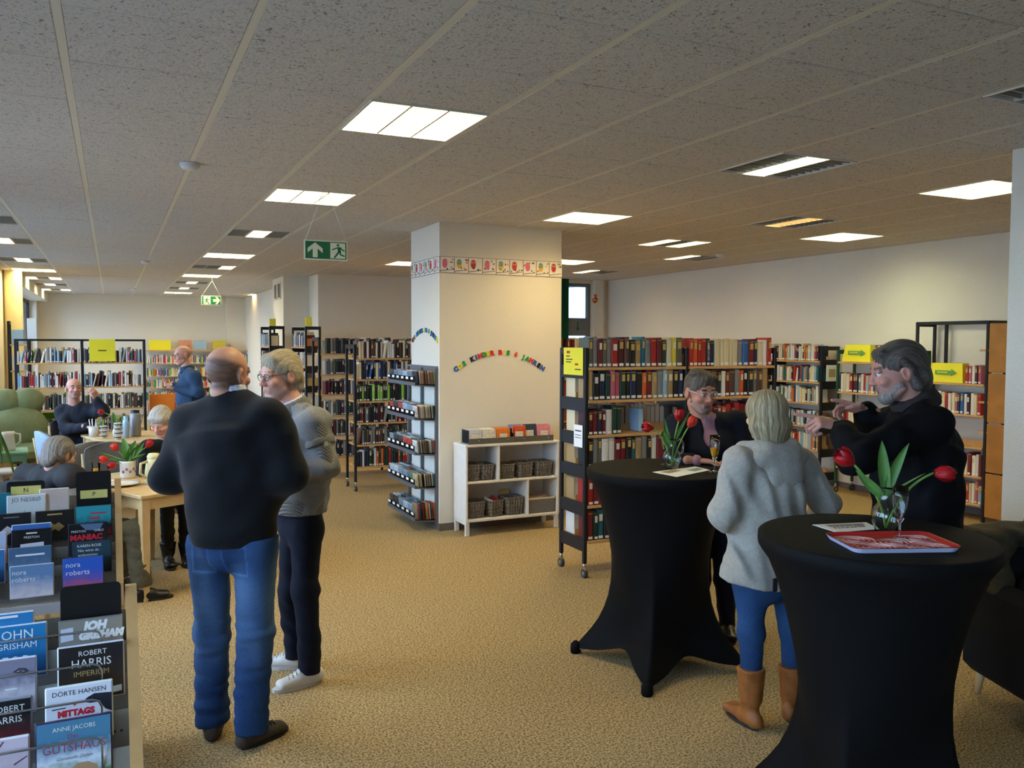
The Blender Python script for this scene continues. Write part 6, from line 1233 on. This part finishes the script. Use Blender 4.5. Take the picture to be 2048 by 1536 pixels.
# ---- seated man in the vest
def topG(t, J, H):
    upper(t, J, GSHIRT, 'shirt', (.14, .11), (.14, .11), (.15, .105), .054, (.066, .055, .042), .40, .006, 25)
    upper(t, J, VEST, 'vest', (.19, .155), (.19, .155), (.20, .15), .078, (.082, .07, .05), .41, .006, 26, sleeves=False); collar(t, J, VEST, .072, .02, (-.03, .05), 'vest_collar')
def legG(t, J):
    trousers(OLIVE, .11, .09, .072, .066, (.165, .135), .007, 27)(t, J)
    for s in 'LR': shoe(t, J, s, DKSHOE, RUB)
J_ = {k: np.array(v) for k, v in PJ['G'].items()}
person('G', 'grey haired man in dark vest seated at the cafe table', '#cf9a82', '#8d8880', hair('silver', '#8f8a82', '#5d5852', [('e', (0, -.02, .038), (.090, .108, .092), None), ('e', (0, -.08, -.03), (.07, .045, .07), None), ('e', (-.07, -.02, .0), (.022, .05, .05), None), ('e', (.07, -.02, .0), (.022, .05, .05), None)], [FSUB]+EARSUB, .0014),
       topG, legG, hands=[((J_['wR'], (.55, .8, 0), (-.5, .4, -.7), 1), dict(curl=(.7,)*4)), ((J_['wL'], (.85, .1, 0), (.1, -.6, -.7), -1), dict(curl=(.7,)*4))])
# ---- seated man with raised hand
def topH(t, J, H):
    upper(t, J, KN2, 'sweater', (.18, .15), (.19, .16), (.195, .145), .066, (.075, .062, .046), .52, .006, 29, res=.011); f, w = facing(J)
    obj('zip_pull', B().box(-.004, .004, -.004, .004, -.02, .02), CHROME, t, loc=tuple(J['neck']+f*.115-(0, 0, .07)))
def legH(t, J):
    trousers(NAVYT, .07, .085, .066, .055, (.16, .13), .005, 30)(t, J)
    for s in 'LR': shoe(t, J, s, DKSHOE, RUB)
J_ = {k: np.array(v) for k, v in PJ['H'].items()}
person('H', 'short haired man in dark sweater seated with one hand raised', '#cf9682', '#4a3c34', None, topH, legH, '#8c8078', buzz=('#4f443e', .6, .075), hands=[((J_['wL'], (-.2, -.1, 1), (-.6, .6, .1), -1), dict(curl=(.9,)*4)), ((J_['wR'], (.8, -.5, -.15), (0, 0, -1), 1), {})])
# ---- standing man in the blue jacket
def topI(t, J, H):
    f, w = facing(J); upper(t, J, SHIRTW, 'shirt', (.15, .12), (.155, .125), (.16, .125), .05, (.05, .04, .03), .95, .003, 31, .05, res=.011)
    upper(t, J, BLUEJ, 'jacket', (.19, .155), (.185, .15), (.19, .145), .066, (.076, .062, .048), .84, .007, 32, res=.011, subs=[(('c', J['neck']+f*.12+(0, 0, .03), J['chest']+f*.15-(0, 0, .05), .05, .02), .01)]); collar(t, J, BLUEJ, .078, .016, (-.02, .02), 'jacket_collar')
    glasses(t, H, mat('thin_dark_frame', '#33302c', .3))
    build('mobile_phone', [('t', J['wL']*.5+J['wR']*.5+f*.07, J['wL']*.5+J['wR']*.5+f*.14, w, (.035, .008), (.035, .008))], .006, .005, BLACKM, t)
def legI(t, J):
    trousers(NAVYT, .05, .085, .064, .054, (.16, .125), .006, 33)(t, J)
    for s in 'LR': shoe(t, J, s, DKSHOE, RUB)
J_ = {k: np.array(v) for k, v in PJ['I'].items()}
person('I', 'bald man in blue jacket standing and reading a phone by the shelves', '#cf9a84', '#9a8a7c', None, topI, legI, buzz=('#a09488', .5, .03), hands=[((J_['wL'], (-.85, .35, .1), (.1, .3, .9), -1), dict(curl=(.6,)*4)), ((J_['wR'], (-.9, -.2, .1), (.1, -.3, .9), 1), dict(curl=(.6,)*4))])
# ------------------------------------------------------------------ tulips, vases, glasses, table things
STEMG = mat('tulip_stem', '#6f9a3c', .5); LEAFG = mat('tulip_leaf', '#5d8f42', .45, noise=(30, .2)); PETAL = mat('red_tulip_petal', '#b8141a', .4, noise=(40, .3)); PETAL2 = mat('orange_tulip_petal', '#c8341c', .45); JUICE = mat('orange_juice', '#f0a010', .3)
def real_glass(name):
    m = mat(name, '#f4faf6', .03); m.node_tree.nodes['Principled BSDF'].inputs['Transmission Weight'].default_value = 1; m.node_tree.nodes['Principled BSDF'].inputs['IOR'].default_value = 1.42; return m
def bez(p0, p1, p2, n=8):
    p0, p1, p2 = Vector(p0), Vector(p1), Vector(p2); return [p0*(1-t_)**2+p1*2*t_*(1-t_)+p2*t_*t_ for t_ in [k/n for k in range(n+1)]]
def leaf_mb(pts, w, nv):
    b_ = B(); n = len(pts); vs = []; nv = Vector(nv)
    for k, p in enumerate(pts):
        d = (pts[min(k+1, n-1)]-pts[max(0, k-1)]).normalized(); s = d.cross(nv).normalized(); u = k/(n-1); ww = w*(math.sin(PI*min(1, .12+u*.9))**.7)*(1 if u < .95 else .3); up = d.cross(s)
        vs += [p-s*ww+up*ww*.35, p-s*ww*.5, p+up*-ww*.15, p+s*ww*.5, p+s*ww+up*ww*.35]
    b_.add(vs, [(k*5+j, k*5+j+1, k*5+j+6, k*5+j+5) for k in range(n-1) for j in range(4)], 0, True); return b_
def blossom(parent, p, d, m, s=1.0, open_=.0):
    d = Vector(d).normalized(); x = d.orthogonal().normalized(); y = d.cross(x)
    for k in range(6):
        a = k*PI/3+(.2 if k % 2 else 0); rad = x*math.cos(a)+y*math.sin(a); tan = d.cross(rad); b_ = B(); vs = []; n = 7; r0 = .85 if k % 2 else 1.0
        for i in range(n):
            u = i/(n-1); rr = (.003+.019*math.sin(PI*min(1, u*.72+.06)))*s*r0+open_*.012*u*s; w = .0165*s*math.sin(PI*min(1, .14+.83*u))**.8
            for j in (-1, -.5, 0, .5, 1): vs.append(Vector(p)+d*(u*.052*s)+rad*(rr-.006*s*j*j)+tan*(w*j))
        b_.add(vs, [(i*5+j, i*5+j+1, i*5+j+6, i*5+j+5) for i in range(n-1) for j in range(4)], 0, True); obj('petal', b_, m, parent)
def bunch(loc, label, flowers, leaves, s=1.0):
    """each tulip is a thing of its own; flowers: (neck, mid, tip, direction, open, colour, label)"""
    for (b0, mid, tip, d, op, m, lab) in flowers:
        t = thing('tulip', lab, 'tulip', loc, group='tulips in vases')
        obj('stem', B().tube([tuple(q) for q in bez(b0, mid, tip)], .0033*s, 7), STEMG, t); blossom(t, tip, d, m, s, op)
        for (l0, l1, l2, w, nv) in leaves.pop(0): obj('leaf', leaf_mb(bez(l0, l1, l2, 9), w*s, nv), LEAFG, t)
def vase_glass(loc, label, handle=False, s=1.0):
    t = thing('glass_vase', label, 'vase', loc)
    pr = [(0, .002), (.026, .0), (.030, .006), (.041, .035), (.044, .055), (.038, .078), (.024, .098), (.0195, .115), (.020, .135), (.0235, .145)]
    obj('vase_body', B().lathe([(r_*s, z*s) for r_, z in pr]+[(r_*s-.002, z*s) for r_, z in pr[::-1]], 28), real_glass('pressed_glass'), t)
    obj('water', B().lathe([(0, .004*s), (.027*s, .004*s), (.038*s, .035*s), (.041*s, .055*s), (.036*s, .074*s), (0, .074*s)], 24), mat('vase_water', '#d8e8dc', trans=(.05, (.95, .985, .96))), t)
    if handle: obj('handle', B().tube([(.02*s, 0, .13*s), (.05*s, 0, .145*s), (.066*s, 0, .12*s), (.062*s, 0, .085*s), (.04*s, 0, .06*s)], .0045*s, 8), _MATS['pressed_glass'], t)
    return t
def flute(loc, label, juice=0, s=1.0):
    t = thing('champagne_glass', label, 'glass', loc)
    pr = [(0, .0), (.032, .0), (.032, .002), (.006, .006), (.0035, .012), (.0035, .060), (.012, .072), (.020, .095), (.025, .125), (.026, .155), (.0255, .19)]
    obj('bowl', B().lathe([(r_*s, z*s) for r_, z in pr]+[(.0245*s, .19*s), (.025*s, .155*s), (.0238*s, .125*s), (.0188*s, .096*s), (.0105*s, .075*s), (0, .070*s)], 24), real_glass('flute_glass'), t)
    if juice: obj('juice', B().lathe([(0, .0715*s), (.0100*s, .0755*s), (.0182*s, .0965*s), (.0232*s, .1245*s), (.0235*s, juice*s), (0, juice*s)], 20), JUICE, t)
    return t
def leaflet(name, loc, pts, label, art):
    t = thing(name, label, 'leaflet', loc); obj('paper', B().poly(pts, (0, 0, .0015)), PAPER, t)
    for (q, c) in art: obj('print', B().poly([(x, y, .0021) for x, y in q]), mat('print_'+c[1:], c, .7), t)
    return t
UP = (0, 0, 1)
# --- standing table with juice
V1 = (2.80, 3.84, 1.1005); vase_glass(V1, 'clear pressed glass jug vase with three tulips on the standing table', True, 1.15)
bunch(V1, '', [((0, 0, .02), (-.05, -.01, .17), (-.105, .03, .23), (-1, .3, .15), .3, PETAL, 'drooping dark red tulip leaning out of the jug vase'),
               ((0, 0, .02), (.005, 0, .16), (.035, -.01, .265), (.1, 0, 1), .2, PETAL, 'upright red tulip in the jug vase'),
               ((0, 0, .02), (.03, -.02, .15), (.075, -.045, .235), (.45, -.25, .8), .1, PETAL2, 'orange red tulip tilting outwards in the jug vase')],
      [[((0, 0, .13), (-.05, .0, .16), (-.04, .02, .29), .014, (0, 1, .2))], [((0, 0, .13), (.03, 0, .2), (.10, -.03, .33), .011, (0, 1, .2))], [((0, 0, .12), (-.06, -.02, .15), (-.07, -.01, .22), .013, (.2, 1, .2))]], 1.25)
flute((2.862, 3.985, 1.1005), 'clear champagne glass behind the jug vase on the standing table'); flute((2.945, 3.655, 1.1005), 'champagne glass of orange juice in front of the man in blazer', .125, 1.05)
leaflet('brochure', (2.80, 3.72, 1.1008), [(-.17, .06, 0), (-.15, -.13, 0), (.16, -.01, 0), (.17, .13, 0)], 'printed brochure under the hands on the standing table', [([(-.14, .04), (-.12, -.02), (.0, .03), (-.02, .08)], '#a08a62'), ([(.03, .03), (.05, -.02), (.14, .02), (.14, .08)], '#7f8f92')])
# --- standing table with tray
V2 = (2.565, 2.20, 1.1005); vase_glass(V2, 'round clear glass vase with two red tulips on the standing table', False, 1.2)
bunch(V2, '', [((0, 0, .02), (-.01, .02, .16), (-.105, .06, .255), (-.6, .35, .5), .6, PETAL, 'wide open red tulip nodding over the round glass vase'),
               ((0, 0, .02), (.05, -.02, .18), (.155, -.075, .225), (1, -.5, -.05), .15, PETAL, 'closed red tulip lying out sideways from the round glass vase')],
      [[((0, 0, .13), (-.05, .03, .17), (-.10, .055, .235), .013, (.3, 1, .3)), ((0, 0, .14), (-.02, .01, .25), (-.02, .01, .345), .016, (.4, .9, 0))], [((0, 0, .14), (.02, 0, .24), (.075, -.03, .335), .014, (.4, .9, 0)), ((0, 0, .14), (.05, -.02, .18), (.13, -.06, .225), .010, (.2, .3, 1))]], 1.4)
leaflet('leaflet', (2.53, 2.335, 1.1008), [(-.105, .085, 0), (-.12, -.05, 0), (.07, -.075, 0), (.12, .03, 0)], 'white leaflet with year figures on the standing table with the tray', [([(-.07, .06), (-.08, -.01), (.05, -.03), (.09, .02)], '#8c8478')])
lo_ = bpy.data.objects['leaflet']; txt('2025', .055, PAPER, lo_, (-.085, -.015, .0028), (0, 0, -.18))
TRAYR = mat('red_melamine', '#b52a22', .28, .5); t = thing('serving_tray', 'red serving tray with white line rings and pale underside on the standing table', 'tray', (2.435, 2.065, 1.101), math.radians(-22))
def rrect(w, h, r, z, n=5): return [(sx*(w-r)+r*math.cos(a0+k*PI/2/n), sy*(h-r)+r*math.sin(a0+k*PI/2/n), z) for (sx, sy, a0) in ((1, 1, 0), (-1, 1, PI/2), (-1, -1, PI), (1, -1, 1.5*PI)) for k in range(n+1)]
tw_, th_ = .19, .125; RR = [rrect(tw_-.014, th_-.014, .03, .006), rrect(tw_-.002, th_-.002, .035, .018), rrect(tw_, th_, .036, .019)]; vs = [v for q in RR for v in q]; m_ = len(RR[0])
obj('tray_dish', B().add(vs, [tuple(range(m_))]+[(i*m_+k, i*m_+(k+1) % m_, (i+1)*m_+(k+1) % m_, (i+1)*m_+k) for i in range(2) for k in range(m_)], 0), TRAYR, t)
RR = [rrect(tw_-.012, th_-.012, .03, 0), rrect(tw_, th_, .036, .017)]; obj('underside', B().add([v for q in RR for v in q], [tuple(range(m_))[::-1]]+[(k, (k+1) % m_, m_+(k+1) % m_, m_+k) for k in range(m_)]), mat('pale_lilac_underside', '#c9cbe0', .4), t)
ln = B(); rr_ = random.Random(3)
for (cx, cy) in ((-.11, .05), (.02, .0), (.12, .06), (.10, -.06), (-.09, -.06)):
    for q in range(4):
        a = .016+.014*q; pts = [(min(.172, max(-.172, cx+a*1.25*math.cos(2*PI*k/24))), min(.108, max(-.108, cy+a*math.sin(2*PI*k/24))), .0068) for k in range(25)]; ln.tube(pts, .0011, 4)
obj('ring_print', ln, mat('pale_line_print', '#f0c4b8', .5), t, kind='stuff')
flute((2.50, 2.085, 1.1075), 'empty champagne glass standing on the red tray')
# --- coats on the armchair
def coat_heap(loc, label, m, pr, seed): 
    t = thing('coat', label, 'coat', loc); build('cloth_folds', pr, .012, .05, m, t, (), (), wob(seed, 22, .016, (1, 1, 1.3)))
coat_heap((4.12, 2.62, 0), 'olive brown coat draped over the back of the black armchair', mat('olive_coat', '#4a4230', .9, noise=(30, .25)), [('t', (-.30, .18, .84), (.36, -.02, .87), (0, 0, 1), (.05, .12), (.06, .13)), ('c', (-.2, .10, .82), (-.24, .02, .60), .06, .05), ('c', (.1, .03, .82), (.05, -.08, .58), .07, .05)], 41)
coat_heap((4.22, 2.42, 0), 'black coat heaped on the black armchair', mat('black_coat_cloth', '#17171a', .85, noise=(30, .3)), [('t', (-.24, .05, .62), (.32, -.1, .66), (.3, 1, 0), (.16, .10), (.17, .12)), ('e', (.12, .0, .80), (.20, .12, .10), None), ('c', (-.1, -.1, .60), (-.16, -.22, .40), .09, .07)], 42)
# --- near cafe table
def at_t(u, v): return (.159+u*math.cos(NT)-v*math.sin(NT), 6.236+u*math.sin(NT)+v*math.cos(NT))
CREAM = mat('cream_plastic', '#dcd29c', .35); x, y = at_t(.32, .40)
t = thing('vacuum_jug', 'cream plastic vacuum jug on the near cafe table', 'jug', (x, y, .7505))
obj('jug_body', B().lathe([(0, 0), (.06, 0), (.066, .02), (.062, .10), (.052, .17), (.044, .19), (0, .19)], 28), CREAM, t); obj('lid', B().lathe([(.046, .19), (.048, .205), (.036, .225), (0, .23)], 24), CREAM, t)
obj('handle', B().tube([(-.045, -.02, .17), (-.09, -.05, .16), (-.095, -.05, .09), (-.058, -.03, .05)], .010, 8), CREAM, t); obj('spout', B().tube([(.035, .02, .19), (.06, .035, .205)], [.016, .010], 8), CREAM, t)
x, y = at_t(.13, .50); t = thing('plate', 'white dinner plate on the near cafe table', 'plate', (x, y, .7505)); obj('dish', B().lathe([(0, .004), (.075, .004), (.10, .012), (.125, .019), (.125, .022), (.10, .015), (.07, .007), (0, .007)], 36), mat('white_china', '#e2dfd6', .25), t)
x, y = at_t(.33, .80); VP = (x, y, .7505); t = thing('china_vase', 'white china pot with painted flowers holding tulips on cafe table', 'vase', VP)
obj('pot', B().lathe([(0, 0), (.05, 0), (.056, .02), (.058, .12), (.06, .135), (.056, .135), (.052, .02), (0, .015)], 28), mat('white_china', '#e2dfd6', .25), t)
ft = B()
for k in range(5): a = -2.2+k*.45; ft.ell((.0575*math.cos(a), .0575*math.sin(a), .055+.02*(k % 2)), (.009, .009, .011), 8, 6)
obj('painted_flower', ft, mat('painted_violet', '#7a5a94', .5), t)
bunch(VP, '', [((0, 0, .05), (-.03, 0, .16), (-.13, -.02, .155), (-1, -.1, .0), .3, PETAL2, 'red tulip hanging left of the china pot on cafe table'.replace(' left of', ' over')), ((0, 0, .05), (-.02, .02, .18), (-.07, .02, .21), (-.5, .2, .8), .2, PETAL2, 'orange red tulip with short stem in the china pot'),
               ((0, 0, .05), (.04, -.02, .18), (.13, -.03, .235), (.6, 0, .7), .2, PETAL, 'tall red tulip leaning out of the china pot'), ((0, 0, .05), (-.04, -.03, .15), (-.08, -.05, .12), (-.6, -.3, -.2), .1, PETAL, 'small red tulip drooping in front of the china pot')],
      [[((0, 0, .12), (-.10, 0, .18), (-.20, .0, .21), .020, (0, .3, 1))], [((0, 0, .12), (-.01, 0, .22), (-.03, .02, .31), .024, (0, 1, .2))], [((0, 0, .12), (.04, 0, .2), (.12, -.01, .27), .024, (0, 1, .4)), ((0, 0, .12), (.02, 0, .2), (.06, .0, .29), .022, (0, 1, .3))], [((0, 0, .12), (.06, -.03, .17), (.13, -.05, .19), .02, (0, .3, 1))]], 1.3)
x, y = at_t(.18, 1.0); t = thing('juice_tumbler', 'tumbler of orange juice on the near cafe table', 'glass', (x, y, .7505)); obj('tumbler', B().lathe([(0, 0), (.028, 0), (.033, .12), (.031, .12), (.027, .006), (0, .006)], 20), GLASS, t); obj('juice', B().lathe([(0, .008), (.026, .008), (.029, .07), (0, .07)], 20), JUICE, t)
obj('red_packet', B().rbox(-.07, .07, -.035, .035, -.02, .02, .012), mat('red_foil', '#a8321f', .3, noise=(30, .3)), label='red packet held by the man in the vest', cat='packet', loc=(-.10, 6.83, .81), rotz=.6)
leaflet('paper_sheet', (at_t(.1, .78)[0], at_t(.1, .78)[1], .7508), [(-.1, -.07, 0), (.1, -.07, 0), (.1, .07, 0), (-.1, .07, 0)], 'white paper sheet lying on the near cafe table', [])
# --- far cafe table
def at_f(u, v): return (-.024+u*math.cos(FT)-v*math.sin(FT), 9.49+u*math.sin(FT)+v*math.cos(FT))
x, y = at_f(.42, .62); t = thing('steel_flask', 'tall grey steel flask on the far cafe table', 'flask', (x, y, .7505)); obj('flask_body', B().lathe([(0, 0), (.055, 0), (.058, .02), (.058, .24), (.045, .26), (0, .26)], 24), STEEL, t); obj('lid', B().lathe([(.045, .26), (.045, .29), (0, .295)], 20), BLACKM, t)
x, y = at_f(.3, .55); t = thing('water_bottle', 'pale blue bottle with black strap on the far cafe table', 'bottle', (x, y, .7505)); obj('bottle_body', B().lathe([(0, 0), (.035, 0), (.036, .17), (.022, .2), (0, .2)], 20), mat('pale_blue_bottle', '#a8c4dc', .3), t); obj('cap', B().lathe([(.022, .2), (.022, .235), (0, .238)], 16), mat('pale_blue_cap', '#8fc0e4', .4), t); obj('strap', B().tube([(-.036, -.01, .18), (-.06, -.02, .15), (-.06, -.02, .08), (-.036, -.01, .05)], .006, 6), BLACKM, t)
for k, (u, v, n_) in enumerate(((.18, .42, 4), (.10, .66, 3))):
    x, y = at_f(u, v)
    for q in range(n_):
        t = thing('cup', 'white cup, %s in the %s stack on the far cafe table' % (['lowest', 'second', 'third', 'topmost'][q if n_ == 4 or q < 2 else 3], 'taller' if n_ == 4 else 'shorter'), 'cup', (x, y, .7505+q*.045)); obj('cup_bowl', B().lathe([(0, 0), (.025, 0), (.038, .042), (.04, .044), (.036, .042), (.024, .004), (0, .004)], 20), mat('white_china', '#e2dfd6', .25), t); obj('band', B().lathe([(.0325, .02), (.0355, .03)], 20), TK, t); obj('handle', B().tube([(.035, 0, .036), (.055, 0, .03), (.05, 0, .014), (.03, 0, .012)], .004, 6), mat('white_china', '#e2dfd6', .25), t)
x, y = at_f(-.0+.06, .9); t = thing('cutlery_pot', 'white pot of cutlery on the far cafe table', 'pot', (x, y, .7505)); obj('pot', B().lathe([(0, 0), (.045, 0), (.05, .11), (.046, .11), (.04, .006), (0, .006)], 20), mat('white_china', '#e2dfd6', .25), t)
for k in range(7): a = k*.9; obj('spoon', B().tube([(.015*math.cos(a), .015*math.sin(a), .01), (.045*math.cos(a), .045*math.sin(a), .19)], [.003, .006], 6), CHROME, t)
x, y = at_f(.26, .78); VF = (x, y, .7505); t = thing('small_vase', 'small white vase with one tulip on the far cafe table', 'vase', VF); obj('vase_body', B().lathe([(0, 0), (.03, 0), (.036, .05), (.02, .1), (.022, .13), (.018, .13), (.01, .05), (0, .01)], 20), mat('white_china', '#e2dfd6', .25), t)
bunch(VF, '', [((0, 0, .1), (-.02, 0, .24), (-.11, 0, .26), (-.8, 0, .3), .2, PETAL, 'dark red tulip in the small white vase')], [[((0, 0, .12), (.0, 0, .2), (-.03, 0, .27), .018, (0, 1, .2))]], 1.3)
x, y = at_f(.62, .2); t = thing('patterned_jug', 'white jug with red and green pattern on the far cafe table', 'jug', (x, y, .7505)); obj('jug_body', B().lathe([(0, 0), (.045, 0), (.055, .06), (.04, .15), (.045, .18), (.04, .18), (.03, .06), (0, .01)], 20), mat('white_china', '#e2dfd6', .25), t); ft = B()
for k in range(8): a = -2.6+k*.4; ft.ell((.05*math.cos(a), .05*math.sin(a), .05+.03*(k % 3)), (.012, .012, .012), 8, 6, k % 2)
obj('painted_flower', ft, [mat('red_flower', '#b82a34', .5), LEAFG], t)
# --- side table things, plant by the rack
t = thing('white_jug', 'white ribbed jug on the seafoam side table', 'jug', (-1.10, 11.30, .5305)); obj('jug_body', B().lathe([(0, 0), (.07, 0), (.075, .05), (.062, .18), (.068, .22), (.06, .22), (.055, .05), (0, .01)], 24), mat('white_china', '#e2dfd6', .25), t); obj('handle', B().tube([(.06, 0, .2), (.12, 0, .19), (.12, 0, .10), (.07, 0, .06)], .011, 8), mat('white_china', '#e2dfd6', .25), t)
t = thing('plant_stand', 'black slim plant stand with beige pot and trailing leaves', 'plant', (-.98, 8.05, 0)); obj('stand', B().rbox(-.07, .07, -.07, .07, 0, 1.0, .01), BLACKM, t)
obj('pot', B().lathe([(0, 1.0), (.055, 1.0), (.075, 1.03), (.078, 1.16), (.07, 1.16), (.06, 1.03), (0, 1.02)], 20), mat('beige_stoneware', '#b0a084', .6), t); obj('collar', B().lathe([(.05, 1.16), (.06, 1.20), (.05, 1.23), (0, 1.235)], 20), BLACKM, t)
for k, (dx, dy) in enumerate(((.16, -.02), (.13, .08), (-.12, -.06), (.2, .05), (.09, -.12))): obj('leaf', leaf_mb(bez((0, 0, 1.2), (dx*.8, dy, 1.3-.05*k), (dx*(1.0+.1*k), dy*1.6, .85-.12*k), 10), .014, (0, 1, .3)), LEAFG, t)
